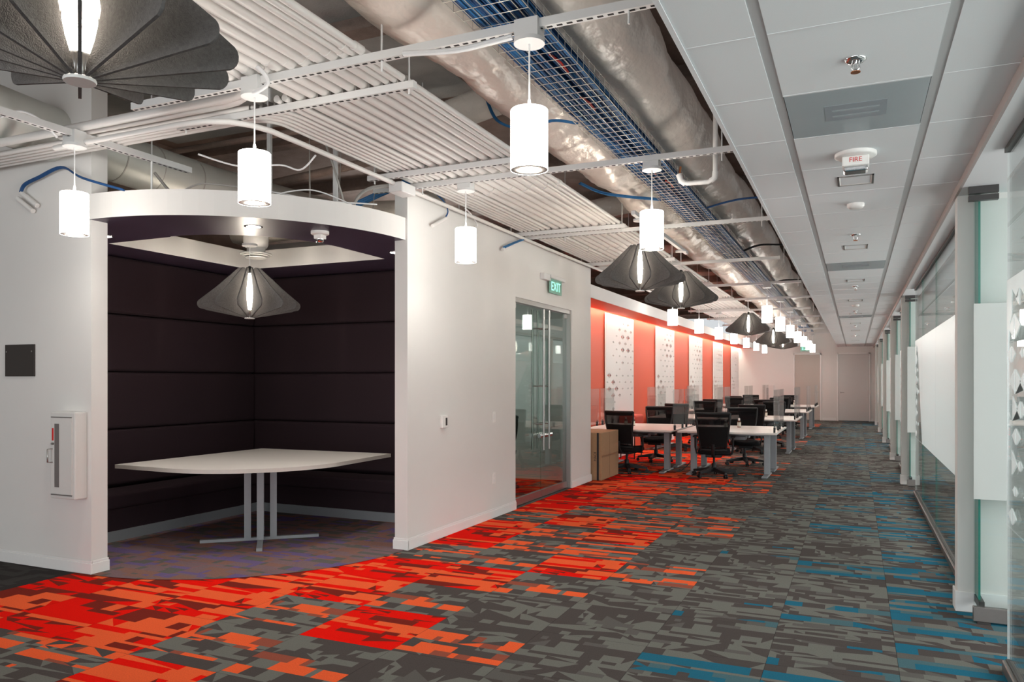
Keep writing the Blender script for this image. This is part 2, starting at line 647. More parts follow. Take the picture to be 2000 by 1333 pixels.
# --- red wall: white perforated panels standing proud of it
MOT = ["58M 78M", "47M 68M 89M", "36S 58L 78L", "25S 47M 68M 89S", "36S 58L 78L 96S", "25S 47S 68S 89S", "36S 58M 78S 96S", "47S 89S",
       "12L 36S 58S 78S 96S", "5S 25L 47S 68S 89S", "12L 36L 58S 78S 95M", "25L 47M 89S", "30S", "25M"]


def tri_holes(rows, w, z0, dz, big, one=False):
    hs = []
    for i, row in enumerate(rows):
        for tk in row.split():
            x = int(tk[:-1]) / 100 * w
            s = {'S': 0.40, 'M': 0.66, 'L': 1.0}[tk[-1]] * big
            z = z0 - dz * i
            g = 0.012
            hs.append([(x - g, z - s), (x - g, z + s), (x - g - s * 2.2, z)])
            hs.append([(x + g, z - s), (x + g + s * 2.2, z), (x + g, z + s)])
    return [h for h in hs if min(p[0] for p in h) > 0.01 and max(p[0] for p in h) < w - 0.01]


def perforated(w, z0, z1, holes, t):
    """plate in the local y-z plane (x is its normal), triangular holes cut through it"""
    b = MB()
    zs = sorted(set([z0, z1]))
    loops = [[(0, z0), (w, z0), (w, z1), (0, z1)]] + holes
    tri = tessellate_polygon([[Vector((p[0], p[1], 0)) for p in lp] for lp in loops])
    fl = [p for lp in loops for p in lp]
    front = [(0, p[0], p[1]) for p in fl]
    back = [(-t, p[0], p[1]) for p in fl]
    n = len(fl)
    F = []
    for a, c, d in tri:
        F.append((a, c, d))
    b.add(front, F)
    b.add(back, [tuple(reversed(q)) for q in F])
    o = 0
    for lp in loops:
        k = len(lp)
        b.add(front + back, [(o + i, o + (i + 1) % k, n + o + (i + 1) % k, n + o + i) for i in range(k)])
        o += k
    return b


pan = perforated(1.94, 0.02, 2.742, tri_holes(MOT, 1.94, 2.60, 0.126, 0.052), 0.018).mesh('perforated_panel', PAINTW)
for i in range(5):
    o = bpy.data.objects.new('perforated_panel', pan)
    COL.objects.link(o)
    o.location = (-4.165, 13.5 + 3.88 * i, 0)
    o.parent = wr
    o['label'] = 'white panel with cut-out triangles, %s from the camera' % ORD[i]
part(MB().box(-4.2, -4.17, YE - 0.7, YE, 0, 2.74).build('white_return', PAINTW), wr)

# --- tiled ceiling over the corridor
ce = struct(MB().box(-0.605, 0.86, -3, YE, ZC + 0.03, ZC + 0.06).build('ceiling', TEEW))
yk = 2.913 - 0.66 * 9
rows = []
while yk < YE:
    rows.append(yk)
    yk += 0.66
cols = [(-0.590, -0.333), (-0.292, 0.287), (0.327, 0.592)]
tm = {}
for ci, (a, b_) in enumerate(cols):
    tm[ci] = BX(0, b_ - a, 0.006, 0.654, 0, 0.016).mesh('ceiling_tile', TILEW)
AIRP = [3.573, 8.853, 16.113]
for y in rows:
    for ci, (a, b_) in enumerate(cols):
        if ci == 1 and any(abs(y - q) < 0.1 for q in AIRP):
            continue
        if y + 0.66 > YE + 0.3:
            continue
        o = bpy.data.objects.new('ceiling_tile', tm[ci])
        COL.objects.link(o)
        o.location = (a, y, ZC)
        o.parent = ce
for y in rows:
    if y < YE - .1:
        for (a, b_) in cols:
            part(MB().box(a, b_, y - 0.007, y + 0.007, ZC - 0.0015, ZC + 0.02).build('cross_tee', TEEW), ce)
for x in (-0.3125, 0.307):
    part(MB().box(x - 0.020, x + 0.020, -3, YE, ZC + 0.004, ZC + 0.03).build('tee_bar', TEE), ce)
part(MB().box(-0.608, -0.600, -3, YE, ZC - 0.006, ZC + 0.09).box(-0.600, -0.588, -3, YE, ZC - 0.006, ZC - 0.002).build('edge_trim', TEEW), ce)
part(MB().box(0.592, 0.607, -3, YE, ZC - 0.05, ZC + 0.03).build('wall_angle', mat('bulkhead_bounce_tint', (0.44, 0.38, 0.36), 0.6)), ce)  # brown bounce from the red floor put into its colour

# --- structural deck with joists
dk = struct(MB().box(-9, 6, -7, YE, 4.15, 4.3).build('ceiling', DECK))
for i in range(18):
    y = -1.2 + 1.9 * i
    jb = MB().box(-9, 0.2, y, y + 0.16, 3.98, 4.02).box(-9, 0.2, y + 0.06, y + 0.10, 4.0, 4.15)
    part(jb.build('joist', JOIST), dk)
part(MB().box(-6.8, -2.2, 3.9, 6.2, 4.10, 4.14).build('deck_panel', DECKP), dk, 'pale grey stretch of deck')
part(MB().box(-2.75, -2.62, 0.5, 7.0, 3.80, 4.12).build('edge_beam', JOIST), dk)

# --- booth soffit: a ring with an open middle
SO = [(-5.39, 4.07)] + arc(*BA, -90, 0, 24) + [(-3.74, 5.83), (-3.74, 7.38), (-6.8, 7.38), (-6.8, 4.23), (-5.39, 4.23)]
SI = [(-6.18, 4.86), (-5.42, 4.86)] + arc(-5.42, 5.87, 1.03, -88, 0, 18)[0:] + [(-4.39, 6.63), (-6.18, 6.63)]
sz0, sz1 = 2.742, 2.937
loops = [SO, SI]
tri = tessellate_polygon([[Vector((p[0], p[1], 0)) for p in lp] for lp in loops])
fl = SO + SI
sb = MB()
sb.add([(x, y, sz0) for x, y in fl], list(tri), 1)
sb.add([(x, y, sz1) for x, y in fl], list(tri), 0)
o_ = 0
for lp in loops:
    k = len(lp)
    sb.add([(x, y, sz0) for x, y in lp] + [(x, y, sz1) for x, y in lp], [(i, (i + 1) % k, k + (i + 1) % k, k + i) for i in range(k)], 0)
sf = struct(sb.build('booth_soffit', [WALL, PURPLE]))

# --- booth upholstered wall pads and bench
zs = [0.455, 1.015, 1.585, 2.160, 2.735]
for i in range(4):
    part(BX(-6.80, -6.68, 4.24, 7.27, zs[i] + .003, zs[i + 1] - .003).build('wall_pad', PAD, bevel=0.035, seg=4), wb)
    part(BX(-6.79, -3.75, 7.28, 7.38, zs[i] + .003, zs[i + 1] - .003).build('wall_pad', PAD, bevel=0.035, seg=4), wb)
bench = thing('corner_bench', 'dark plum L-shaped corner bench with silver base inside the purple booth', 'bench', (-6.3, 6.9, 0))


def atw(o, parent):
    o.parent = parent
    o.matrix_parent_inverse = Matrix.Translation(parent.location).inverted()
    return o


atw(BX(-6.68, -6.26, 4.24, 7.27, 0.30, 0.445).build('seat_cushion', PAD, bevel=0.03, seg=4), bench)
atw(BX(-6.26, -3.75, 6.86, 7.27, 0.30, 0.445).build('seat_cushion', PAD, bevel=0.03, seg=4), bench)
atw(BX(-6.67, -6.285, 4.24, 7.27, 0.10, 0.30).build('front_panel', PAD), bench)
atw(BX(-6.285, -3.75, 6.885, 7.27, 0.10, 0.30).build('front_panel', PAD), bench)
kb = atw(BX(-6.67, -6.268, 4.24, 7.27, 0.004, 0.10).box(-6.268, -3.75, 6.868, 7.27, 0.004, 0.10).build('kick_base', ALU), bench)
kb['label'] = 'silver grey base strip'

# ------------------------------------------------------------ right side: offices behind glass
YC = [5.75, 12.42, 16.15, 20.55, 24.7, 28.6]          # near faces of the partition ends
XG = 0.72
wrt = struct(MB().box(3.9, 4.05, -3, YE, 0, ZC).build('wall_right', WALL))
oc = struct(MB().box(0.86, 3.9, -3, YE, 2.70, 2.74).build('ceiling', TILEW))
TRI_R = ["12L 34M", "20L", "12M 40S", "22L 44M", "14L 36M 58S", "24M", "12L 34S", "22S 50S", "14M"]
for i, y in enumerate(YC):
    w = struct(MB().box(0.605, 3.9, y, y + 0.13, 0, 2.748).build('wall_partition', WALL))
    bb = MB().box(0.592, 3.8, y - 0.013, y, 0, 0.13).box(0.592, 0.605, y, y + 0.14, 0, 0.13)
    struct(bb.build('baseboard_right', TRIMW, bevel=0.003, seg=1))
prev = -1.5
for i, y in enumerate(YC + [YE]):
    ya, yb = prev, y - 1.09
    if i == len(YC):
        yb = y - 0.02
    wn_ = struct(MB().box(XG - 0.03, XG + 0.03, ya, yb, 0, 0.055).build('window_%d' % (i + 1), RAILM, bevel=0.004, seg=1))
    part(MB().box(XG - 0.012, XG + 0.012, ya, yb, 0.055, 0.062).build('rail_gasket', DARKM), wn_)
    part(MB().box(XG - 0.018, XG + 0.018, ya, yb, 2.675, 2.70).build('head_track', DARKM), wn_)
    npn = max(1, round((yb - ya) / 1.45))
    if i == 1:
        cuts = [ya, 6.9, 8.1 + 0.45, 10.2, yb]
    else:
        cuts = [ya + (yb - ya) * k / npn for k in range(npn + 1)]
    for k in range(len(cuts) - 1):
        a, b_ = cuts[k] + 0.002, cuts[k + 1] - 0.002
        part(BX(XG - 0.005, XG + 0.005, a, b_, 0.062, 2.675).build('glass_pane', [GLASS]), wn_)
        if k:
            part(BX(XG - 0.005, XG + 0.005, cuts[k] - 0.0025, cuts[k] + 0.0025, 0.062, 2.675).build('glass_joint', GLASSEDGE), wn_)
        f0, f1 = 0.755, 2.015
        last = k == len(cuts) - 2
        if last and i < len(YC):
            hs = tri_holes(TRI_R, 1.0, 1.90, 0.135, 0.062)
            hs = [[((b_ - a) - p[0], p[1]) for p in reversed(h)] for h in hs]
            hs = [h for h in hs if min(p[0] for p in h) > 0.02]
            fo = perforated(b_ - a, f0, f1, hs, 0.0015).build('frosted_film', FILM, wn_)
            fo.location = (XG - 0.0065, a, 0)
        else:
            part(BX(XG - 0.008, XG - 0.0065, a, b_, f0, f1).build('frosted_film', FILM), wn_)
    part(BX(XG - 0.005, XG + 0.005, yb - 0.001, yb + 0.001, 0.062, 2.675).build('glass_joint', CORDW), wn_)
    prev = y + 0.13
    if i == len(YC):
        break
    # lintel over the door gap and the door itself, swung open against the partition
    struct(MB().box(0.607, 0.86, ya, y, 2.70, 2.748).build('trim_%d' % (i + 1), TILEW))
    dr = struct(MB().box(0.685, 0.755, y - 0.27, y - 0.20, 0.0, 0.012).build('door_%d' % (i + 1), DARKM))
    yd = y - 0.235
    part(BX(0.668, 1.60, yd - 0.006, yd + 0.006, 0.10, 2.615).build('door_glass', GLASS), dr)
    part(BX(0.668, 1.60, yd - 0.0085, yd - 0.007, 0.765, 1.975).build('frosted_film', FILM2), dr)
    part(BX(0.664, 1.60, yd - 0.022, yd + 0.022, 0.012, 0.10).build('bottom_rail', RAILM, bevel=0.003, seg=1), dr)
    part(BX(0.640, 0.80, yd - 0.022, yd + 0.022, 2.612, 2.645).build('patch_fitting', DARKM), dr)
    part(BX(0.640, 0.80, yd - 0.022, yd + 0.022, 2.655, 2.70).build('patch_fitting', DARKM), dr)
    part(BX(0.702, 0.714, yd + 0.07, y - 0.0, 0.11, 2.70).build('glass_fin', GLASSEDGE), dr)
    part(BX(0.698, 0.73, yd + 0.02, y - 0.02, 0.08, 0.125).build('fin_clamp', DARKM), dr)
    pl = part(MB().tube([(1.5, yd - 0.06, 0.8), (1.5, yd - 0.06, 1.3)], 0.012).tube([(1.5, yd - 0.06, 0.85), (1.5, yd, 0.85)], 0.008).tube([(1.5, yd - 0.06, 1.25), (1.5, yd, 1.25)], 0.008).build('pull_handle', STEEL), dr)
    area('office_fill_light', (3.85, (ya + y) / 2, 1.6), (0, PI / 2, 0), 1.6, (y - ya) * 0.8, 17 * (y - ya), (0.98, 0.98, 0.97))  # added fill light, standing in for unseen office windows
    # one lit ceiling panel in each office
    yo = (ya + y) / 2
    pnl = thing('room_glow_panel', 'lit square ceiling panel inside the %s glass office' % ORD[i], 'ceiling light', (2.2, yo, 2.69), 0, 'office ceiling panels')
    BX(-0.6, 0.6, -0.3, 0.3, 0, 0.008).build('diffuser', PANELL, pnl)
    BX(-0.62, 0.62, -0.32, -0.3, -0.002, 0.01).box(-0.62, 0.62, 0.3, 0.32, -0.002, 0.01).box(-0.62, -0.6, -0.3, 0.3, -0.002, 0.01).box(0.6, 0.62, -0.3, 0.3, -0.002, 0.01).build('frame', TEEW, pnl)

# ------------------------------------------------------------ doors
d1 = struct(MB().box(-3.73, -3.62, 8.17, 10.09, 2.42, 2.475).build('door_7', STEEL))
part(BX(-3.73, -3.62, 10.07, 10.09, 0, 2.42).build('jamb', STEEL), d1)
part(BX(-3.73, -3.62, 8.17, 8.18, 0, 2.42).build('jamb', STEEL), d1)
part(BX(-3.70, -3.61, 8.17, 10.09, -0.004, 0.004).build('threshold', DARKM), d1)
for a, b_ in ((8.185, 9.12), (9.128, 10.065)):
    lf = part(BX(-3.686, -3.674, a, b_, 0.10, 2.41).build('door_leaf', GLASSD), d1)
    part(BX(-3.70, -3.66, a, b_, 0.012, 0.10).build('bottom_rail', STEEL), d1)
part(BX(-3.70, -3.66, 8.185, 8.30, 2.36, 2.42).build('patch_fitting', STEEL), d1)
part(BX(-3.70, -3.66, 9.95, 10.065, 2.36, 2.42).build('patch_fitting', STEEL), d1)
for yy in (9.03, 9.215):
    for xx in (-3.60, -3.76):
        hb = MB().tube([(xx, yy, 0.62), (xx, yy, 2.40)], 0.014, 10)
        part(hb.build('pull_handle', STEEL), d1)
    st = MB()
    for zz in (0.95, 1.43, 2.16):
        st.tube([(-3.76, yy, zz), (-3.60, yy, zz)], 0.009)
    part(st.build('standoff', CHROME), d1)
    part(MB().tube([(-3.62, yy - 0.10, 0.80), (-3.62, yy + 0.12, 0.80)], 0.026, 10).build('lock', CHROME), d1)
# end-wall doors
for n, (xa, xb, lab) in enumerate(((-2.16, -1.17, 'tan'), (-0.63, 0.49, 'white'))):
    d = struct(MB().box(xa, xa + 0.05, YE - 0.03, YE, 0, 2.52).box(xb - 0.05, xb, YE - 0.03, YE, 0, 2.52).box(xa, xb, YE - 0.03, YE, 2.47, 2.52).build('door_%d' % (8 + n), TRIMW))
    part(BX(xa + 0.055, xb - 0.055, YE - 0.012, YE, 0.012, 2.465).build('door_leaf', DOORT if n == 0 else DOORW), d)
    part(BX(xa + 0.049, xb - 0.049, YE - 0.004, YE, 0.0, 2.471).build('door_gap', PLATE), d)
    hx, sg = (xb - 0.13, -1) if n == 0 else (xa + 0.13, 1)
    part(MB().lathe([(0.026, 0), (0.026, 0.012)], (hx, YE - 0.025, 1.05), axis='y').tube([(hx, YE - 0.06, 1.05), (hx + sg * 0.12, YE - 0.06, 1.05)], 0.010).build('lever_handle', STEEL), d)
    hg = MB()
    for zz in (0.35, 1.0, 1.65, 2.25):
        xx = xa + 0.052 if n == 0 else xb - 0.052
        hg.box(xx - 0.006, xx + 0.006, YE - 0.034, YE - 0.008, zz, zz + 0.11)
    part(hg.build('hinge', STEEL), d)

# ------------------------------------------------------------ ceiling services
ZS = 3.18        # underside of the strut channels


def strut_mb(p, q, w=0.042, h=0.042, slots=True):
    """U-channel between two points (x or y aligned), slots as dark patches on the underside"""
    b = MB()
    ax = 0 if abs(q[0] - p[0]) > abs(q[1] - p[1]) else 1
    L = abs(q[ax] - p[ax])
    z = p[2]
    if ax == 0:
        x0, x1 = sorted((p[0], q[0])); y = p[1]
        b.box(x0, x1, y - w / 2, y + w / 2, z, z + h, 0)
    else:
        y0, y1 = sorted((p[1], q[1])); x = p[0]
        b.box(x - w / 2, x + w / 2, y0, y1, z, z + h, 0)
    sl = MB()  # dark patches carry the shade of the slot openings
    if slots:
        k = int(L / 0.05)
        for i in range(k):
            t = (i + 0.5) * 0.05
            if ax == 0:
                sl.box(x0 + t - 0.014, x0 + t + 0.014, y - 0.007, y + 0.007, z - 0.0015, z + 0.001)
            else:
                sl.box(x - 0.007, x + 0.007, y0 + t - 0.014, y0 + t + 0.014, z - 0.0015, z + 0.001)
    return b, sl


# conduit rack running the length of the floor on trapeze struts
rack = thing('conduit_rack', 'white painted rack of parallel conduits running along the open ceiling', 'conduit', (-2.95, 3.8, 3.25))
spec = []
x = -3.545
for k in range(5):
    spec.append((x, 0.0185)); x += 0.052
for k in range(2):
    spec.append((x + 0.008, 0.023)); x += 0.062
x += 0.035
for k in range(7):
    spec.append((x, 0.0405)); x += 0.0935
x -= 0.022
for k in range(3):
    spec.append((x, 0.021)); x += 0.055
TY = [3.35, 3.80, 5.42, 8.22, 10.75, 13.7, 16.4, 19.0, 21.6, 24.3, 27.0]
zc_ = 3.224
for k, (xx, rr) in enumerate(spec):
    z = zc_ + rr
    if k < 5:
        # sweep out of the side bundle and turn along the corridor
        yb = 3.985 - 0.055 * (4 - k) * 0 - 0.05 * k
        Rr = 0.16 + 0.03 * k
        path = [(-8.9, yb, z), (-6, yb, z), (xx - Rr, yb, z)]
        for a in range(1, 7):
            t = a / 6 * PI / 2
            path.append((xx - Rr + Rr * math.sin(t), yb + Rr - Rr * math.cos(t), z))
        path += [(xx, 5.6, z), (xx, 12, z), (xx, YE - 0.01, z)]
    elif k in (5, 6):
        path = [(xx, 3.75, z), (xx, 12, z), (xx, YE - 0.01, z)]
    else:
        path = [(xx, -2.5, z), (xx, 5, z), (xx, 12, z), (xx, YE - 0.01, z)]
    atw(MB().tube(path, rr, 10).build('conduit', PIPE), rack)
# two fat conduits of the side bundle and their elbows near the first pendant
for k, (xx, rr, yb) in enumerate(((-3.28, 0.034, 3.70), (-3.20, 0.03, 3.63))):
    Rr = 0.35
    z = zc_ + rr
    path = [(-5.2 - 3 * k, yb, z), (xx - Rr, yb, z)]
    for a in range(1, 7):
        t = a / 6 * PI / 2
        path.append((xx - Rr + Rr * math.sin(t), yb - Rr + Rr * math.cos(t), z))
    path += [(xx, 2.0, z), (xx, -2.5, z)]
    atw(MB().tube(path, rr, 12).build('conduit', PIPE), rack)
# couplings
cpl = random.Random(3)
for k, (xx, rr) in enumerate(spec):
    for yy in (3.28 + 0.03 * (k % 3), 6.3 + 0.12 * (k % 2), 9.6 + 0.1 * (k % 3)):
        if k < 7 and yy < 4:
            continue
        if rr > 0.019:
            atw(MB().tube([(xx, yy, zc_ + rr), (xx, yy + 0.07, zc_ + rr)], rr + 0.005, 10).build('coupling', PIPE), rack)
for ty in TY:
    xa, xb = (-4.15, -2.31) if ty == 3.80 else (-3.75, -2.31)
    if ty == 3.35:
        continue
    b, sl = strut_mb((xa, ty, ZS), (xb, ty, ZS), slots=ty < 9)
    so = atw(b.build('trapeze_strut', STRUT), rack)
    if sl.v:
        q = sl.build('slots', SLOT, so)
        q.matrix_parent_inverse = Matrix.Translation((0, 0, 0))
        stuff(q)
    for xx in (xa + 0.06, xb - 0.04):
        atw(MB().tube([(xx, ty, ZS - 0.03), (xx, ty, 4.14)], 0.006, 6).build('threaded_rod', STRUT), rack)
    # strap clamps between the pipes
    cl = MB()
    for (xx, rr) in spec:
        cl.box(xx + rr - 0.001, xx + rr + 0.008, ty - 0.02, ty + 0.02, ZS + 0.042, ZS + 0.075)
    stuff(atw(cl.build('pipe_clamps', STEEL), rack))

# single conduit hugging the top of the left wall
wc = thing('wall_conduit', 'single white conduit running along the top edge of the left wall', 'conduit', (-3.55, 4, 3.1))
atw(MB().tube([(-5.2, 3.66, 3.155), (-4.0, 3.655, 3.155), (-3.80, 3.675, 3.155), (-3.66, 3.75, 3.157), (-3.59, 3.86, 3.16), (-3.56, 4.02, 3.165), (-3.555, 4.3, 3.165), (-3.555, 5.5, 3.165)], 0.019, 10).build('conduit', PIPE), wc)
atw(MB().tube([(-3.555, 5.72, 3.165), (-3.555, 9, 3.165), (-3.52, 11.5, 3.165), (-3.50, 16, 3.165)], 0.019, 10).build('conduit', PIPE), wc)
atw(BX(-3.605, -3.47, 5.50, 5.72, 3.09, 3.175).build('junction_box', STRUT, bevel=0.006, seg=1), wc)

# pendant struts
SY = [3.40, 5.80, 8.45, 11.2] + [14.05 + 2.6 * k for k in range(7)]
for k, y in enumerate(SY):
    xa, xb = ((-4.10, -0.63) if k == 0 else ((-3.95, -0.66) if k == 1 else (-3.60, -0.95 + 0.1 * (k % 3))))
    t = thing('strut_channel', 'white slotted strut channel crossing the open ceiling, %s from the camera' % ORD[k], 'strut', (-2, y, ZS), 0, 'cross struts under the open ceiling')
    b, sl = strut_mb((xa, y, ZS), (xb, y, ZS), slots=k < 3)
    atw(b.build('channel', STRUT), t)
    if sl.v:
        stuff(atw(sl.build('slots', SLOT), t))
    rods = [xa + 0.5, -0.9] if k != 0 else [-2.27, -0.94]
    for xx in rods:
        atw(MB().tube([(xx, y, ZS - 0.06), (xx, y, 4.14)], 0.0055, 6).build('threaded_rod', STRUT), t)
t = thing('strut_channel', 'short white strut channel running lengthwise beside the dark near wall', 'strut', (-4.93, 3, ZS))
b, sl = strut_mb((-4.93, 0.8, ZS), (-4.93, 4.62, ZS), w=0.05, h=0.045)
atw(b.build('channel', STRUT), t)
stuff(atw(sl.build('slots', SLOT), t))
for yy in (2.9, 4.25):
    atw(MB().tube([(-4.93, yy, ZS - 0.05), (-4.93, yy, 4.14)], 0.006, 6).build('threaded_rod', STRUT), t)
atw(MB().tube([(-4.93, 4.25, 2.94), (-4.93, 4.25, 3.18)], 0.008, 6).build('threaded_rod', STRUT), t)

for k, (ya, yb, xx, lab) in enumerate(((7.6, 10.3, -2.055, 'carrying the two nearest hallway felt lamps'),)):
    t = thing('strut_channel', 'white strut channel running lengthwise, ' + lab, 'strut', (xx, ya, ZS))
    b, sl = strut_mb((xx, ya, ZS), (xx, yb, ZS), slots=False)
    atw(b.build('channel', STRUT), t)
# insulated ducts
def duct(name, label, x, z, r, y0, y1, seed, n=28):
    rr = random.Random(seed)
    k = int((y1 - y0) / 0.055)
    ph = [rr.uniform(0, 6.28) for _ in range(8)]
    wr_ = [rr.uniform(-1, 1) for _ in range(k + 1)]

    def rf(i, q):
        y = y0 + (y1 - y0) * i / k
        s = 0.03 * math.sin(2.1 * y + ph[0]) + 0.018 * math.sin(5.3 * y + ph[1] + 2 * q) + 0.012 * math.sin(3 * q + ph[2] + 1.7 * y) + 0.010 * math.sin(7 * q + ph[3] + 3.1 * y) + 0.008 * wr_[i]
        y_seam = (y - ph[4]) % 1.2
        if y_seam < 0.15:
            s -= 0.03 * (1 - y_seam / 0.15)
        return r * (1 + s * 2.0)
    path = [(x + 0.02 * math.sin(0.8 * (y0 + (y1 - y0) * i / k) + ph[5]), y0 + (y1 - y0) * i / k, z) for i in range(k + 1)]
    o = MB().tube(path, r, n, rfun=rf).build(name, FOIL)
    return tag(o, label, 'duct')


duct('insulated_duct', 'fat foil-wrapped duct between the white conduits and the blue cable tray', -2.17, 3.66, 0.29, -2.5, 30.5, 1)
duct('insulated_duct', 'fat foil-wrapped duct between the cable tray and the tiled ceiling', -1.43, 3.70, 0.27, -2.5, 30.5, 2)
# branch boots off the left duct
for yy in (5.5, 9.4):
    tag(MB().tube([(-2.55, yy, 3.74), (-3.3, yy + 0.25, 3.72), (-4.2, yy + 0.3, 3.72)], 0.13, 14).build('branch_duct', FOIL), 'foil-wrapped branch duct over the conduits, %s one' % ('nearer' if yy < 6 else 'farther'), 'duct')
# spiral ducts on the left
sp = thing('spiral_duct', 'bare round spiral duct passing over the near wall above the booth', 'duct', (-5.85, 3, 3.35))
sd = MB().tube([(-5.80, -1.5, 3.62), (-5.80, 2.5, 3.55), (-5.82, 4.6, 3.42), (-5.7, 5.6, 3.36), (-5.45, 7.2, 3.34)], 0.21, 24)
atw(sd.build('duct_body', SPIRAL), sp)
pts = [(-5.80, 3.0 + 0.0, 3.53), (-5.815, 4.2, 3.45), (-5.82, 4.6, 3.42), (-5.78, 4.95, 3.40), (-5.73, 5.35, 3.375), (-5.66, 5.8, 3.357)]
for (a, b_, c) in pts:
    atw(MB().tube([(a, b_, c), (a, b_ + 0.012, c)], 0.2145, 24).build('seam_ring', CORDG), sp)
tag(MB().tube([(-6.6, 6.9, 3.25), (-5.2, 6.95, 3.28), (-4.4, 6.9, 3.22), (-3.8, 6.6, 3.2)], 0.17, 18, rfun=lambda i, q: 0.17 + 0.012 * math.sin(5 * q + i)).build('flexible_duct', FOIL),
    'silver flexible duct lying above the back of the booth', 'duct')

# wire cable tray full of blue cables
tr = thing('cable_tray', 'wire mesh cable tray filled with blue data cables under the ducts', 'cable tray', (-1.56, 5, 3.25))
ta, tb, tz = -1.735, -1.395, 3.245
for k in range(8):
    xx = ta + (tb - ta) * k / 7
    atw(MB().tube([(xx, -2.5, tz), (xx, 30.5, tz)], 0.0024, 5).build('tray_wire', WIRE), tr)
for xx in (ta, tb):
    for zz in (0.045, 0.09):
        atw(MB().tube([(xx, -2.5, tz + zz), (xx, 30.5, tz + zz)], 0.0024, 5).build('tray_wire', WIRE), tr)
cw = MB()
y = -1.0
while y < 26:
    cw.tube([(ta, y, tz + 0.10), (ta, y, tz - 0.004), (tb, y, tz - 0.004), (tb, y, tz + 0.10)], 0.0022, 4)
    y += 0.1
stuff(atw(cw.build('cross_wires', WIRE), tr))
cb = [MB(), MB(), MB()]
rr = random.Random(11)
for k in range(64):
    xx = rr.uniform(ta + 0.012, tb - 0.012)
    zz = tz + 0.010 + 0.05 * rr.random() ** 1.5
    path = []
    y = -2.0
    off = xx
    while y < 30:
        path.append((min(tb - 0.01, max(ta + 0.01, off + rr.uniform(-.012, .012))), y, zz + rr.uniform(-0.003, 0.004)))
        y += 0.45 if y < 10 else 1.4
    cb[0 if k % 3 else 1].tube(path, 0.0055, 5)
for (xx, y0) in ((-1.50, 3.85), (-1.55, 4.5), (-1.56, 6.2), (-1.52, 6.7)):
    cb[2].tube([(xx, y0, tz + 0.008), (xx + 0.02, y0 + 0.12, tz + 0.006), (xx + 0.01, y0 + 0.26, tz + 0.008)], 0.007, 5)
stuff(atw(cb[0].build('blue_cables', BLUE), tr))
stuff(atw(cb[1].build('dark_blue_cables', BLUE2), tr))
stuff(atw(cb[2].build('red_cables', REDC), tr))
atw(BX(ta + .01, tb - .01, -2.5, 30.5, tz + 0.062, tz + 0.066).build('cable_bed', BLUE2), tr)


def cable(label, path, r, m, cat='cable', name='cable', n=3):
    # smooth the polyline a little
    P = [Vector(p) for p in path]
    out = []
    for i in range(len(P) - 1):
        p0, p1, p2, p3 = P[max(i - 1, 0)], P[i], P[i + 1], P[min(i + 2, len(P) - 1)]
        for k in range(6):
            t = k / 6
            out.append(0.5 * ((2 * p1) + (p2 - p0) * t + (2 * p0 - 5 * p1 + 4 * p2 - p3) * t * t + (3 * p1 - p0 - 3 * p2 + p3) * t ** 3))
    out.append(P[-1])
    b = MB()
    rr = random.Random(len(label))
    for k in range(n):
        dx, dz = (rr.uniform(-1.5, 1.5) * r, rr.uniform(-1.5, 1.5) * r) if n > 1 else (0, 0)
        b.tube([(p.x + dx, p.y + dx * 0.5, p.z + dz) for p in out], r, 6)
    return tag(b.build(name, m), label, cat)


cable('bundle of blue cables drooping from the tray across the left duct', [(-1.75, 5.0, 3.27), (-1.95, 5.05, 3.33), (-2.2, 5.15, 3.335), (-2.45, 5.2, 3.45), (-2.6, 5.3, 3.7)], 0.007, BLUE, n=4)
cable('blue cables leaving the tray over the right duct near the top', [(-1.40, 3.30, 3.30), (-1.28, 3.30, 3.36), (-1.15, 3.25, 3.42), (-1.0, 3.2, 3.6)], 0.007, BLUE, n=4)
cable('blue cable slung under the right duct beyond the white drain pipe', [(-1.39, 8.0, 3.27), (-1.2, 8.0, 3.31), (-1.0, 8.0, 3.33), (-0.7, 8.0, 3.32)], 0.007, BLUE2, n=4)
cable('blue cable slung under the left duct from conduits to tray', [(-2.45, 7.1, 3.42), (-2.3, 7.3, 3.36), (-2.05, 7.4, 3.315), (-1.75, 7.5, 3.28)], 0.007, BLUE, n=3)
cable('dark cable looping across the right duct far down the ceiling', [(-1.4, 10.9, 3.28), (-1.2, 11, 3.36), (-0.9, 11.2, 3.38), (-0.66, 11.3, 3.45)], 0.010, BLACKP, n=2)
cable('dark cable looping across the right duct farther beyond', [(-1.4, 14.9, 3.28), (-1.2, 15, 3.34), (-0.9, 15.2, 3.36), (-0.66, 15.3, 3.42)], 0.011, BLACKP, n=2)
cable('straight blue cable bundle slanting down behind the booth fascia', [(-3.75, 6.25, 3.42), (-4.2, 6.05, 3.2), (-4.75, 5.9, 2.96)], 0.012, BLUE, n=7)
cable('blue cable pinned on the near wall above the cylinder pendant', [(-6.17, 4.05, 3.02), (-6.12, 4.05, 3.08), (-5.95, 4.05, 3.12), (-5.66, 4.04, 3.165), (-5.40, 4.02, 3.05), (-5.05, 4.1, 2.94)], 0.008, BLUE2, n=3)
cable('blue cable dropping into a wall stub right of the booth', [(-3.58, 6.25, 3.25), (-3.575, 6.42, 3.20), (-3.575, 6.50, 3.12), (-3.58, 6.44, 3.04)], 0.006, BLUE2, n=2)
cable('blue cable sticking from the wall above the glass doors', [(-3.56, 7.75, 2.97), (-3.55, 8.0, 3.06), (-3.55, 8.25, 3.14)], 0.008, BLUE, n=3)
cable('black cable arched over the booth fascia at left', [(-5.1, 4.55, 2.945), (-4.95, 4.65, 3.08), (-4.8, 4.75, 3.11), (-4.4, 5.0, 3.05), (-4.05, 5.35, 2.946)], 0.007, CORDG, n=1)
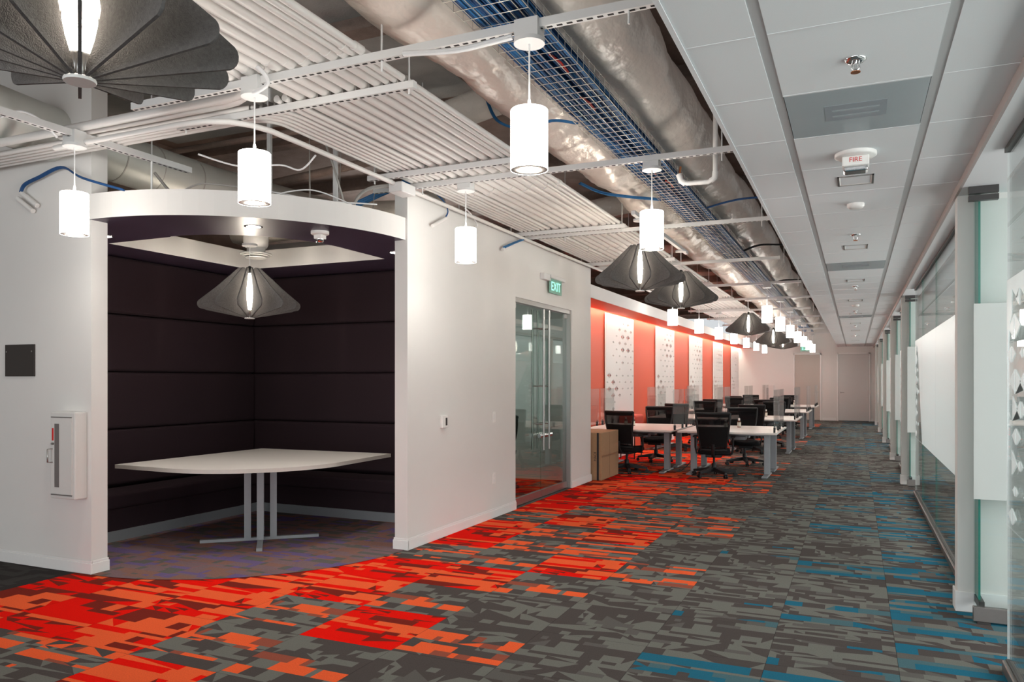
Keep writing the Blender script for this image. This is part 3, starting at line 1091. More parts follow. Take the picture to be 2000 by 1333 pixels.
cable('white cord draped above the booth under the conduit bend', [(-4.4, 4.2, 3.16), (-4.2, 4.4, 3.10), (-3.9, 4.5, 3.10), (-3.75, 4.55, 3.06), (-3.65, 4.6, 3.17)], 0.007, CORDW, n=1)
cable('long white cord sagging across the booth opening above fascia', [(-4.7, 4.9, 3.07), (-4.4, 5.0, 3.06), (-4.1, 5.1, 2.99), (-3.95, 5.2, 2.98), (-3.72, 5.5, 3.0)], 0.007, CORDW, n=1)
cable('tangle of grey cables by the junction box over the booth', [(-4.0, 5.5, 2.95), (-3.92, 5.5, 3.08), (-3.8, 5.5, 3.14), (-3.65, 5.55, 3.16), (-3.55, 5.6, 3.16)], 0.008, CORDG, n=4)
cable('grey whip cable leaning against the end of near wall', [(-5.3, 4.6, 3.22), (-5.15, 4.6, 3.07), (-5.0, 4.6, 2.95)], 0.012, CORDG, n=1)
cable('white whip cable looped from strut to first left pendant box', [(-3.1, 3.30, 3.26), (-3.0, 3.30, 3.22), (-2.95, 3.32, 3.14), (-3.05, 3.34, 3.11), (-3.12, 3.36, 3.13)], 0.010, CORDW, n=2)
cable('white whip cable beside the first right pendant box', [(-2.1, 3.36, 3.165), (-1.8, 3.36, 3.13), (-1.6, 3.37, 3.14), (-1.5, 3.38, 3.15)], 0.010, CORDW, n=2)
cable('white cable looped at the pendant box of the near wall', [(-5.15, 3.2, 3.2), (-5.05, 3.3, 3.28), (-4.97, 3.4, 3.24), (-4.95, 3.5, 3.15)], 0.008, CORDW, n=1)
for k, (a, b_) in enumerate((((-4.5, 5.6, 2.95), (-4.52, 5.6, 3.9)), ((-4.35, 5.8, 2.95), (-4.30, 5.8, 3.9)), ((-4.95, 5.6, 2.95), (-4.95, 5.6, 3.9)), ((-5.0, 6.2, 2.95), (-5.0, 6.2, 3.9)), ((-4.05, 5.9, 2.95), (-4.0, 6.0, 3.95)))):
    tag(MB().tube([a, b_], 0.004, 5).build('hanger_wire', CORDG), 'thin hanger wire holding up the booth soffit, %s from left' % ['third', 'fourth', 'second', 'first', 'fifth'][k], 'wire')
# stubs of conduit on walls
for k, (p, q, lab) in enumerate((((-3.57, 6.18, 2.93), (-3.575, 6.44, 3.05), 'left'), ((-3.57, 6.75, 2.95), (-3.575, 7.0, 3.06), 'middle'), ((-3.57, 7.72, 2.95), (-3.57, 7.84, 2.99), 'right'))):
    tag(MB().tube([p, q], 0.017, 10).build('conduit_stub', PIPE), 'white conduit stub slanting on the left wall, %s one of three' % lab, 'conduit')
tag(MB().tube([(-6.17, 4.06, 3.02), (-5.98, 4.06, 2.90)], 0.02, 10).build('conduit_stub', PIPE), 'upper of two white conduit stubs high on the near wall', 'conduit')
tag(MB().tube([(-6.22, 4.06, 2.98), (-6.03, 4.06, 2.86)], 0.02, 10).build('conduit_stub', PIPE), 'lower of two white conduit stubs high on the near wall', 'conduit')
cable('white cord between wall stub and conduits right of the booth', [(-3.5, 6.7, 3.19), (-3.55, 6.95, 3.17), (-3.57, 7.1, 3.10), (-3.575, 7.0, 3.05)], 0.008, CORDW, n=1)
tag(MB().tube([(-6.9, 6.7, 3.62), (-3.75, 6.6, 3.80)], 0.045, 12).build('steel_pipe', JOIST), 'tan steel pipe crossing high above the booth opening', 'pipe')
tag(MB().tube([(-6.9, 5.9, 3.9), (-2.6, 5.9, 3.9)], 0.03, 10).build('steel_pipe', JOIST), 'thin brown pipe crossing under the deck above the booth', 'pipe')
for k, (xx, yy) in enumerate(((-4.62, 5.2), (-4.15, 5.5))):
    tag(BX(xx - 0.02, xx + 0.02, yy - 0.012, yy + 0.012, 3.05, 4.02).build('hanger_bracket', STRUT), 'flat white hanger bracket above the booth, %s one' % ('left' if k == 0 else 'right'), 'bracket')
cable('white cable curling over the booth fascia beside the middle pendant', [(-4.35, 4.9, 3.0), (-4.2, 5.0, 3.05), (-4.05, 5.1, 3.06), (-3.9, 5.25, 3.0), (-3.82, 5.35, 2.95)], 0.006, CORDW, n=1)
cable('grey flexible whip leaning in the dark gap above the booth', [(-4.1, 5.3, 3.5), (-4.05, 5.35, 3.3), (-3.98, 5.4, 3.0)], 0.009, CORDG, n=1)
# PVC condensate pipe
dp = thing('drain_pipe', 'white plastic drain pipe with elbows hanging under the right duct', 'pipe', (-1.1, 6.1, 3.1))
atw(MB().tube([(-1.28, 6.12, 3.13), (-1.26, 6.12, 3.08), (-1.22, 6.13, 3.065), (-1.06, 6.15, 3.065), (-1.02, 6.15, 3.08), (-1.005, 6.15, 3.12), (-1.0, 6.15, 4.148)], 0.019, 12).build('pipe', PVC), dp)
atw(MB().tube([(-1.04, 6.15, 3.07), (-1.01, 6.15, 3.09), (-1.003, 6.15, 3.14)], 0.024, 12).build('elbow', PVC), dp)
atw(MB().tube([(-1.283, 6.12, 3.14), (-1.265, 6.12, 3.085), (-1.235, 6.13, 3.067)], 0.024, 12).build('elbow', PVC), dp)
atw(MB().tube([(-1.28, 6.12, 3.13), (-1.27, 6.12, 3.2)], 0.009, 8).build('copper_tail', COPPER), dp)

# ------------------------------------------------------------ cylinder pendants
def pendant_proto():
    t = thing('pendant_lamp', 'x', 'lamp', (0, 0, 2.51), 0, 'white cylinder pendants')
    h, r = 0.285, 0.09
    MB().lathe([(r, 0.0), (r, h), (r * 0.96, h + 0.004), (0.012, h + 0.004)], n=28, cap=False).build('shade', LAMPS, t)
    MB().lathe([(r - 0.001, 0.001), (0.052, 0.001), (0.050, 0.01)], n=28, cap=False).build('rim', mat('pendant_rim', (0.55, 0.52, 0.48), 0.5), t)
    MB().lathe([(0.052, 0.0085), (0.0005, 0.0085)], n=24, cap=False).build('diffuser', LAMPD, t)
    MB().tube([(0, 0, h + 0.004), (0, 0, 0.615)], 0.0045, 6).lathe([(0.011, h), (0.008, h + 0.05), (0.004, h + 0.06)], n=8).build('cord', CORDW, t)
    MB().lathe([(0.075, 0.605), (0.075, 0.625)], n=24).build('canopy', STRUT, t)
    BX(-0.06, 0.06, -0.045, 0.045, 0.625, 0.715).build('junction_box', STRUT, t)
    return t


P0 = pendant_proto()
first = True


def put_pendant(x, y, label, z=2.51):
    global first
    if first:
        P0.location = (x, y, z)
        P0['label'] = label
        first = False
        return P0
    return dup(P0, (x, y, z), 0, label)


put_pendant(-1.43, 3.40, 'large white cylinder pendant hanging nearest in the row beside the cable tray')
put_pendant(-1.43, 5.83, 'white cylinder pendant in front of the nearest hallway felt lamp')
put_pendant(-3.13, 3.40, 'white cylinder pendant hanging in front of the booth fascia')
put_pendant(-3.04, 5.83, 'white cylinder pendant hanging before the white wall right of the booth')
put_pendant(-4.94, 3.62, 'white cylinder pendant hanging leftmost before the near wall')
for k in range(7):
    y = 14.05 + 2.6 * k
    put_pendant(-3.06, y, 'white cylinder pendant in front of the red wall, %s of the left-hand far row' % ORD[k])
    put_pendant(-1.41, y, 'white cylinder pendant down the hallway, %s of the right-hand far row' % ORD[k])

# ------------------------------------------------------------ felt lamps
def fin_mesh():
    prof = [(0.040, 0.005), (0.32, 0.062)]
    for a in range(7):                                     # rounded outer tip
        t = -70 + a * (115.0 / 6)
        prof.append((0.424 + 0.042 * math.cos(math.radians(t)), 0.128 + 0.045 * math.sin(math.radians(t))))
    prof += [(0.30, 0.29), (0.125, 0.458), (0.105, 0.475), (0.085, 0.478), (0.066, 0.47), (0.060, 0.45), (0.105, 0.35), (0.140, 0.25), (0.140, 0.18), (0.10, 0.10), (0.052, 0.04)]
    t = 0.0055
    b = MB()
    n = len(prof)
    v = [(r, -t, z) for r, z in prof] + [(r, t, z) for r, z in prof]
    tri = tessellate_polygon([[Vector((r, z, 0)) for r, z in prof]])
    b.add(v, [tuple(q) for q in tri])
    b.add(v, [tuple(n + i for i in reversed(q)) for q in tri])
    b.add(v, [(i, (i + 1) % n, n + (i + 1) % n, n + i) for i in range(n)])
    return b.mesh('felt_fin', FELT)


FIN = fin_mesh()


def felt_lamp(x, y, z, label, rz, top):
    pitch = 2 * PI / 14
    rz = math.atan2(-y, -x) + (pitch / 2 if rz < 0.3 else 0)
    t = thing('felt_lamp', label, 'lamp', (x, y, z), rz, 'grey felt fin lamps')
    for k in range(14):
        o = bpy.data.objects.new('felt_fin', FIN)
        COL.objects.link(o)
        o.parent = t
        o.rotation_euler = (0, 0, 2 * PI * (k + 0.5) / 14)
    MB().lathe([(0.022, 0.078), (0.034, 0.11), (0.050, 0.175), (0.050, 0.25), (0.034, 0.36), (0.022, 0.43)], n=16).build('light_tube', TUBE, t)
    MB().lathe([(0.046, -0.004), (0.048, 0.002), (0.046, 0.008), (0.03, 0.009)], n=24).build('bottom_cap', PVC, t)
    MB().lathe([(0.034, 0.009), (0.034, 0.072), (0.040, 0.074), (0.040, 0.080)], n=16).build('lower_socket', STEEL, t)
    MB().lathe([(0.020, 0.43), (0.022, 0.44), (0.022, 0.49), (0.006, 0.50)], n=16).build('upper_socket', BLACKP, t)
    MB().tube([(0, 0, 0.49), (0, 0, top - z)], 0.004, 6).build('cord', CORDW, t)
    MB().lathe([(0.07, top - z - 0.02), (0.07, top - z)], n=20).build('canopy', STRUT, t)
    return t


FZ = 2.43
felt_lamp(-2.20, 1.63, FZ, 'large grey felt fin lamp close overhead in the upper left corner', 0.1, 3.36)
felt_lamp(-5.27, 5.66, 2.09, 'grey felt fin lamp hanging over the table inside the purple booth', 0.75, 2.80)
felt_lamp(-2.05, 7.85, FZ, 'nearest grey felt fin lamp over the hallway beside the red wall', 0.42, 3.18)
felt_lamp(-2.06, 9.95, FZ, 'second grey felt fin lamp over the hallway, overlapping the nearest one', 0.5, 3.18)
felt_lamp(-2.04, 16.65, FZ, 'third hallway felt fin lamp, largest of the distant group', 0.4, 3.18)
felt_lamp(-2.03, 21.85, FZ, 'fourth hallway felt fin lamp, middle of the distant group', 0.4, 3.18)
felt_lamp(-2.0, 24.45, FZ, 'farthest hallway felt fin lamp, just left of the end-wall exit sign', 0.4, 3.18)

# ------------------------------------------------------------ devices on the tiled ceiling
for k, y in enumerate((3.27, 7.2, 11.15, 15.1, 19.1, 23.05)):
    t = thing('sprinkler_head', 'chrome sprinkler head on the tiled ceiling, %s from the camera' % ORD[k], 'sprinkler', (0, y, ZC), 0, 'sprinklers on the tiled ceiling')
    MB().lathe([(0.040, 0), (0.040, -0.004), (0.030, -0.012), (0.018, -0.012)], n=20).build('escutcheon', CHROME, t)
    MB().tube([(-0.012, 0, -0.01), (-0.014, 0, -0.035), (0, 0, -0.05)], 0.003, 5).tube([(0.012, 0, -0.01), (0.014, 0, -0.035), (0, 0, -0.05)], 0.003, 5).lathe([(0.006, -0.01), (0.005, -0.04)], n=8).build('frame', CHROME, t)
    MB().lathe([(0.018, -0.050), (0.018, -0.053)], n=14).build('deflector', COPPER, t)
for k in range(10):
    y = 5.243 + 2.63 * k
    t = thing('recessed_light', 'small rectangular recessed light in the tiled ceiling, %s from the camera' % ORD[k], 'ceiling light', (0, y, ZC), 0, 'recessed ceiling lights')
    hx, hy = 0.104, 0.118
    BX(-hx, hx, -hy, -hy + 0.010, -0.005, 0.012).box(-hx, hx, hy - 0.010, hy, -0.005, 0.012).box(-hx, -hx + 0.012, -hy, hy, -0.005, 0.012).box(hx - 0.012, hx, -hy, hy, -0.005, 0.012).build('frame', STEEL, t)
    b = MB()
    a_, c_ = hx - 0.012, hy - 0.010
    b.add([(-a_, -c_, -0.003), (a_, -c_, -0.003), (a_, c_, -0.003), (-a_, c_, -0.003), (-0.055, -0.07, 0.014), (0.055, -0.07, 0.014), (0.055, 0.07, 0.014), (-0.055, 0.07, 0.014)],
          [(0, 1, 5, 4), (1, 2, 6, 5), (2, 3, 7, 6), (3, 0, 4, 7), (4, 5, 6, 7)])
    b.build('reflector', REFL, t)
for k, y in enumerate((5.955, 13.9)):
    tag(MB().lathe([(0.058, 0), (0.058, -0.018), (0.045, -0.032), (0.020, -0.036), (0.001, -0.036)], n=24).build('smoke_detector', PVC, loc=(0, y, ZC)), 'round white smoke detector on the tiled ceiling, %s one' % ('nearer' if k == 0 else 'farther'), 'smoke detector')
for k, y in enumerate(AIRP):
    t = thing('air_panel', 'grey flush lens panel in the tiled ceiling, %s from the camera' % ORD[k], 'ceiling panel', (0, y + 0.33, ZC), 0, 'lens panels in the tiled ceiling')
    BX(-0.289, 0.284, -0.325, 0.325, 0.0, 0.01).build('lens', DIFF, t)
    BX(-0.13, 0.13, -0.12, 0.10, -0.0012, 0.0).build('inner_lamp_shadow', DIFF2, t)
    BX(-0.10, 0.10, -0.05, -0.03, -0.0018, -0.0012).box(-0.10, 0.10, 0.03, 0.05, -0.0018, -0.0012).build('inner_bars', DIFF, t)
t = thing('fire_strobe', 'round white fire strobe lettered FIRE on the tiled ceiling', 'fire alarm', (0, 4.63, ZC))
MB().lathe([(0.107, 0), (0.107, -0.016), (0.098, -0.022), (0.001, -0.022)], n=32).build('base', PVC, t)
BX(-0.068, 0.068, -0.045, 0.045, -0.075, -0.022).build('housing', PVC, t, bevel=0.006)
BX(-0.062, 0.062, -0.052, 0.040, -0.108, -0.075).build('strobe_lens', CHROME, t, bevel=0.012, seg=3)
text('fire_lettering', 'FIRE', 0.036, (0, -0.0458, -0.045), (PI / 2, 0, 0), REDL, t)
t = thing('fire_strobe', 'white strobe alarm on the purple underside of the booth soffit', 'fire alarm', (-4.075, 5.19, 2.742))
MB().lathe([(0.075, 0), (0.075, -0.022), (0.066, -0.028), (0.001, -0.028)], n=28).build('base', PVC, t)
BX(-0.038, 0.038, -0.038, 0.038, -0.065, -0.028).build('housing', PVC, t, bevel=0.008)
MB().lathe([(0.034, -0.065), (0.030, -0.092), (0.001, -0.097)], n=16).build('strobe_lens', CHROME, t)
for k, (x, y, lab) in enumerate(((-4.43, 4.80, 'middle'), (-5.90, 4.60, 'left'), (-4.07, 6.34, 'right'))):
    t = thing('downlight', 'round recessed downlight in the purple booth soffit, %s one' % lab, 'ceiling light', (x, y, 2.742), 0, 'booth soffit downlights')
    MB().lathe([(0.072, 0.0), (0.072, -0.004), (0.058, -0.005)], n=28, cap=False).build('trim_ring', CHROME, t)
    MB().lathe([(0.058, -0.003), (0.001, -0.003)], n=24, cap=False).build('diffuser', DOWN, t)
    l = bpy.data.lights.new('downlight_beam', 'SPOT')
    l.energy = 24
    l.spot_size = math.radians(115)
    l.spot_blend = 0.7
    l.shadow_soft_size = 0.05
    l.color = (1.0, 0.93, 0.86)
    lo = bpy.data.objects.new('downlight_beam', l)
    COL.objects.link(lo)
    lo.parent = t
    lo.location = (0, 0, -0.012)
t = thing('round_diffuser', 'round white air diffuser hanging in the booth ceiling opening', 'air diffuser', (-5.55, 6.05, 2.745))
MB().lathe([(0.105, 0.10), (0.12, 0.13), (0.125, 0.24), (0.145, 0.27), (0.145, 0.75)], n=28).build('duct_collar', PVC, t)
MB().lathe([(0.155, 0.03), (0.155, 0.04), (0.09, 0.055), (0.09, 0.10)], n=28).lathe([(0.13, 0.015), (0.13, 0.022)], n=28).lathe([(0.10, -0.006), (0.105, 0.002)], n=28).lathe([(0.02, 0), (0.02, 0.06)], n=10).build('diffuser_rings', PVC, t)

# exit signs
t = thing('exit_sign', 'green edge-lit exit sign on the white wall above the glass doors', 'sign', (-3.57, 9.3, 2.8))
atw(BX(-3.61, -3.55, 8.93, 9.15, 2.77, 2.85).box(-3.60, -3.53, 9.12, 9.66, 2.805, 2.85).build('housing', STRUT, bevel=0.004, seg=1), t)
atw(BX(-3.578, -3.570, 9.16, 9.60, 2.625, 2.805).build('sign_panel', GREENF), t)
ex = text('exit_lettering', 'EXIT', 0.165, (-3.568, 9.38, 2.712), (PI / 2, 0, PI / 2), GREENL, None, 0.001)
ex.scale = (1.0, 1, 1)
atw(ex, t)
t = thing('exit_sign', 'green exit sign hanging before the far end wall above the tan door', 'sign', (-1.63, 30.5, 2.7))
atw(BX(-1.88, -1.40, 30.5, 30.52, 2.58, 2.80).build('sign_panel', GREENF), t)
atw(BX(-1.90, -1.38, 30.49, 30.53, 2.80, 2.84).build('housing', STRUT), t)
atw(MB().tube([(-1.64, 30.51, 2.84), (-1.64, 30.51, 4.14)], 0.008, 6).build('stem', STRUT), t)
atw(text('exit_lettering', 'EXIT', 0.19, (-1.64, 30.497, 2.69), (PI / 2, 0, 0), GREENL, None, 0.001), t)

# ------------------------------------------------------------ wall fittings
t = thing('thermostat', 'small white thermostat with dark screen on the white wall', 'thermostat', (-3.59, 6.44, 1.1))
atw(BX(XW, XW + 0.028, 6.39, 6.50, 1.045, 1.165).build('case', PVC, bevel=0.004, seg=1), t)
atw(BX(XW + 0.028, XW + 0.0285, 6.452, 6.487, 1.068, 1.142).build('screen', PLATE), t)
t = thing('light_switch', 'white light switch plate between thermostat and glass doors', 'switch', (-3.6, 7.575, 1.1))
atw(BX(XW, XW + 0.007, 7.54, 7.615, 1.04, 1.16).build('plate', PVC, bevel=0.002, seg=1), t)
atw(BX(XW + 0.007, XW + 0.010, 7.562, 7.593, 1.07, 1.13).build('rocker', PAINTW), t)
t = thing('wall_outlet', 'white wall outlet low on the wall below the light switch', 'outlet', (-3.6, 7.575, 0.43))
atw(BX(XW, XW + 0.007, 7.54, 7.615, 0.37, 0.49).build('plate', PVC, bevel=0.002, seg=1), t)
atw(BX(XW + 0.007, XW + 0.009, 7.56, 7.595, 0.385, 0.42).box(XW + 0.007, XW + 0.009, 7.56, 7.595, 0.44, 0.475).build('socket', PAINTW), t)
t = thing('wall_plate', 'square dark brown blank plate on the near wall', 'wall plate', (-6.23, 4.08, 1.66))
atw(BX(-6.41, -6.045, 4.078, 4.09, 1.533, 1.793).build('plate', PLATE, bevel=0.002, seg=1), t)
atw(MB().lathe([(0.006, 0), (0.006, -0.002)], (-6.39, 4.078, 1.735), n=8, axis='y').lathe([(0.006, 0), (0.006, -0.002)], (-6.075, 4.078, 1.735), n=8, axis='y').build('screw', STEEL), t)
t = thing('extinguisher_cabinet', 'white wall cabinet with slot window and handle on the near wall', 'cabinet', (-5.58, 4.03, 0.92))
atw(BX(-5.715, -5.435, 3.985, 4.09, 0.585, 1.255).build('case', CABG, bevel=0.008), t)
atw(BX(-5.700, -5.463, 3.979, 3.985, 0.625, 1.215).build('door', CABG), t)
atw(BX(-5.700, -5.463, 3.978, 3.981, 0.612, 0.620).box(-5.700, -5.463, 3.978, 3.981, 1.212, 1.219).build('hinge_gap', RAILM), t)
atw(BX(-5.655, -5.605, 3.976, 3.979, 0.675, 1.165).build('window_slot', GREYW), t)
atw(BX(-5.685, -5.668, 3.976, 3.979, 1.035, 1.13).build('red_label', REDL), t)
atw(MB().tube([(-5.682, 3.985, 0.865), (-5.690, 3.945, 0.868), (-5.690, 3.945, 0.968), (-5.682, 3.985, 0.970)], 0.006, 6).build('handle', STEEL), t)
atw(MB().lathe([(0.010, 0), (0.010, -0.014)], (-5.672, 3.979, 1.01), n=10, axis='y').build('lock', STEEL), t)
t = thing('extinguisher_cabinet', 'distant extinguisher cabinet with dark slot on the far end wall', 'cabinet', (-3.03, YE - 0.05, 1))
atw(BX(-3.20, -2.86, YE - 0.08, YE, 0.62, 1.31).build('case', CABG), t)
atw(BX(-3.13, -3.05, YE - 0.084, YE - 0.08, 0.72, 1.22).build('window_slot', PLATE), t)
t = thing('floor_box', 'small dark floor box lid set in the grey carpet', 'floor box', (-1.70, 9.07, 0))
BX(-0.09, 0.09, -0.09, 0.09, 0, 0.006).build('lid', DARKM, t, bevel=0.002, seg=1)
BX(-0.05, 0.05, -0.012, 0.012, 0.006, 0.008).build('flap', BLACKP, t)

# ------------------------------------------------------------ booth table
t = thing('booth_table', 'white corner table with rounded front on a steel cross base in the booth', 'table', (-5.1, 5.62, 0))
TT = [(-6.11, 4.87), (-5.40, 4.835)] + arc(-5.40, 5.87, 1.035, -86, -4, 18) + [(-4.40, 6.76), (-6.06, 6.70)]
atw(MB().prism(TT, 0.705, 0.74, 0, 1).build('tabletop', [LAM, LAME]), t)
ux, uy = 0.755, 0.655
for s_ in ((ux, uy), (uy, -ux)):
    for sg in (-1, 1):
        cx, cy = -5.10 + s_[0] * 0.115 * sg, 5.62 + s_[1] * 0.115 * sg
        b = MB()
        w = 0.03
        px, py = -s_[1], s_[0]
        b.prism([(cx + s_[0] * w * a + px * w * c, cy + s_[1] * w * a + py * w * c) for a, c in ((-1, -1), (1, -1), (1, 1), (-1, 1))], 0.03, 0.705)
        atw(b.build('post', ALU), t)
    L_ = 0.53
    w = 0.025
    px, py = -s_[1], s_[0]
    atw(MB().prism([(-5.10 + s_[0] * L_ * a + px * w * c, 5.62 + s_[1] * L_ * a + py * w * c) for a, c in ((-1, -1), (1, -1), (1, 1), (-1, 1))], 0.005, 0.032).build('foot_bar', ALU), t)
atw(BX(-5.4, -4.8, 5.32, 5.92, 0.69, 0.705).build('mounting_plate', ALU), t)

# ------------------------------------------------------------ desks
DZ = 0.705


def desk_proto():
    t = thing('desk', 'x', 'desk', (0, 0, 0), 0, 'white workstation desks')
    BX(-0.745, 0.745, 0, 0.91, DZ - 0.03, DZ).build('desktop', LAM, t, bevel=0.008, seg=2)
    BX(-0.60, 0.60, 0.40, 0.46, DZ - 0.075, DZ - 0.031).box(-0.60, 0.60, 0.56, 0.62, DZ - 0.075, DZ - 0.031).build('frame_rail', ALU, t)
    for sx in (-0.58, 0.56):
        l = BX(sx - 0.045, sx + 0.045, 0.46, 0.56, 0.03, DZ - 0.05).build('leg', ALU, t, bevel=0.006, seg=2)
        BX(sx - 0.045, sx + 0.045, 0.08, 0.80, 0.004, 0.032).build('foot', ALU, l, bevel=0.008, seg=1)
        BX(sx - 0.03, sx + 0.03, 0.15, 0.75, DZ - 0.05, DZ - 0.031).build('top_bracket', ALU, l)
    BX(-0.22, 0.22, 0.60, 0.78, DZ - 0.16, DZ - 0.10).build('cable_basket', ALU, t, bevel=0.005, seg=1)
    return t


D0 = desk_proto()
# ------------------------------------------------------------ office chairs
def chair_proto():
    t = thing('office_chair', 'x', 'chair', (0, 0, 0), 0, 'black mesh office chairs')
    # facing +Y
    for k in range(5):
        a = 2 * PI * k / 5 + 0.3
        dx, dy = math.cos(a), math.sin(a)
        b = MB()
        px, py = -dy, dx
        r0, r1 = 0.03, 0.335
        v = []
        for r_, w, z0, z1 in ((r0, 0.034, 0.080, 0.145), (r1, 0.021, 0.062, 0.095)):
            v += [(dx * r_ + px * w, dy * r_ + py * w, z0), (dx * r_ - px * w, dy * r_ - py * w, z0), (dx * r_ - px * w, dy * r_ - py * w, z1), (dx * r_ + px * w, dy * r_ + py * w, z1)]
        b.add(v, [(0, 1, 2, 3), (7, 6, 5, 4), (0, 4, 5, 1), (1, 5, 6, 2), (2, 6, 7, 3), (3, 7, 4, 0)])
        lg = b.build('base_leg', BLACKP, t)
        cx, cy = dx * 0.33, dy * 0.33
        cb_ = MB()
        for s_ in (-0.016, 0.016):
            cb_.tube([(cx + px * s_ - px * 0.009, cy + py * s_ - py * 0.009, 0.030), (cx + px * s_ + px * 0.009, cy + py * s_ + py * 0.009, 0.030)], 0.029, 12)
        cb_.tube([(cx, cy, 0.03), (cx, cy, 0.075)], 0.008, 6)
        cb_.build('caster', BLACKP, lg)
    MB().lathe([(0.036, 0.075), (0.036, 0.20), (0.028, 0.21)], n=14).lathe([(0.018, 0.21), (0.018, 0.33)], n=12).build('gas_column', BLACKP, t)
    BX(-0.12, 0.12, -0.14, 0.12, 0.305, 0.36).box(0.12, 0.26, 0.05, 0.07, 0.32, 0.335).build('tilt_mechanism', BLACKP, t, bevel=0.01)
    # seat: rounded cushion with waterfall front
    sv = []
    n = 28
    for z, s_ in ((0.352, 0.90), (0.362, 0.99), (0.39, 1.0), (0.425, 0.96), (0.434, 0.85)):
        for i in range(n):
            a = 2 * PI * i / n
            c, s2 = math.cos(a), math.sin(a)
            ex_ = 0.55
            sv.append((0.245 * s_ * math.copysign(abs(c) ** ex_, c), 0.02 + 0.235 * s_ * math.copysign(abs(s2) ** ex_, s2), z - (0.02 if s2 > 0.85 and z > 0.385 else 0)))
    b = MB()
    b.add(sv, [(j * n + i, j * n + (i + 1) % n, (j + 1) * n + (i + 1) % n, (j + 1) * n + i) for j in range(4) for i in range(n)], 0, True)
    b.add(sv, [tuple(reversed(range(n))), tuple(range(4 * n, 5 * n))])
    b.build('seat', BLACKF, t)

    def back(u, z):          # half-width factor u in -1..1, height z -> point on the curved back
        k = (z - 0.47) / 0.53
        hw = 0.195 + 0.065 * min(1, max(0, k) * 1.25)
        y = -0.215 - 0.085 * k - 0.03 * math.sin(PI * k) + 0.045 * u * u
        return Vector((u * hw, y, z))
    # mesh panel
    us = [-0.9 + 1.8 * i / 10 for i in range(11)]
    zs_ = [0.435 + 0.0515 * i for i in range(11)]

    def sheet(us, zs_, t_):
        b = MB()
        nu = len(us)
        f = [back(u, z) + Vector((0, t_, 0)) for z in zs_ for u in us]
        g = [back(u, z) - Vector((0, t_, 0)) for z in zs_ for u in us]
        N_ = len(f)
        F = [(j * nu + i, j * nu + i + 1, (j + 1) * nu + i + 1, (j + 1) * nu + i) for j in range(len(zs_) - 1) for i in range(nu - 1)]
        b.add(f + g, F + [tuple(N_ + i for i in reversed(q)) for q in F], 0, True)
        rim = [i for i in range(nu)] + [j * nu + nu - 1 for j in range(1, len(zs_))] + [(len(zs_) - 1) * nu + i for i in range(nu - 2, -1, -1)] + [j * nu for j in range(len(zs_) - 2, 0, -1)]
        b.add(f + g, [(rim[i], rim[(i + 1) % len(rim)], N_ + rim[(i + 1) % len(rim)], N_ + rim[i]) for i in range(len(rim))])
        return b
    sheet(us, zs_, 0.003).build('back_mesh', MESHF, t)
    fr = MB()
    left = [back(-0.97, 0.41 + 0.0593 * i) for i in range(11)]
    right = [back(0.97, 0.41 + 0.0593 * i) for i in range(11)]
    fr.tube(left, 0.017, 8).tube(right, 0.017, 8)
    fr.tube([back(-0.97 + 1.94 * i / 10, 0.99) for i in range(11)], 0.022, 8)
    fr.tube([back(-0.97 + 1.94 * i / 10, 0.425) for i in range(11)], 0.022, 8)
    fr.build('back_frame', BLACKP, t)
    sheet([-0.95 + 1.9 * i / 8 for i in range(9)], [0.935, 0.965, 0.995], 0.010).build('top_band', BLACKF, t)
    sheet([-0.92 + 1.84 * i / 8 for i in range(9)], [0.48, 0.56, 0.64, 0.72, 0.79], 0.012).build('lumbar_pad', BLACKF, t)
    MB().tube([(0, -0.05, 0.335), (0, -0.20, 0.335), (0, -0.265, 0.41), (0, -0.285, 0.52)], 0.026, 8).build('back_support', BLACKP, t)
    for sx in (-1, 1):
        a_ = MB().tube([(sx * 0.17, 0.02, 0.345), (sx * 0.265, 0.02, 0.355), (sx * 0.285, 0.015, 0.45), (sx * 0.285, 0.0, 0.61)], 0.016, 8).build('armrest', BLACKP, t)
        BX(sx * 0.285 - 0.035, sx * 0.285 + 0.035, -0.10, 0.13, 0.61, 0.634).build('arm_pad', BLACKP, a_, bevel=0.010, seg=2)
    return t


def mesh_fabric():
    m, nt, out = _new('back_mesh_fabric')
    d = nt.nodes.new('ShaderNodeBsdfDiffuse')
    d.inputs[0].default_value = (0.012, 0.012, 0.013, 1)
    tr_ = nt.nodes.new('ShaderNodeBsdfTransparent')
    mx = nt.nodes.new('ShaderNodeMixShader')
    mx.inputs[0].default_value = 0.28
    nt.links.new(d.outputs[0], mx.inputs[1])
    nt.links.new(tr_.outputs[0], mx.inputs[2])
    nt.links.new(mx.outputs[0], out.inputs[0])
    return m


MESHF = mesh_fabric()
C0 = chair_proto()
used = {'d': False, 'c': False, 'p': False, 'b': False}


def place(proto, key, loc, rz, label):
    if not used[key]:
        used[key] = True
        proto.location = loc
        proto.rotation_euler = (0, 0, rz)
        proto['label'] = label
        return proto
    return dup(proto, loc, rz, label)


def screen_proto():
    t = thing('acrylic_screen', 'x', 'desk screen', (0, 0, 0), 0, 'clear acrylic desk screens')
    BX(-0.0025, 0.0025, -0.42, 0.42, 0.03, 0.65).build('sheet', ACRYL, t)
    for yy in (-0.30, 0.30):
        MB().box(-0.014, 0.014, yy - 0.02, yy + 0.02, 0.0, 0.075).tube([(0, yy, 0.06), (0, yy, 0.10)], 0.006, 6).build('clamp', BLACKP, t)
    return t


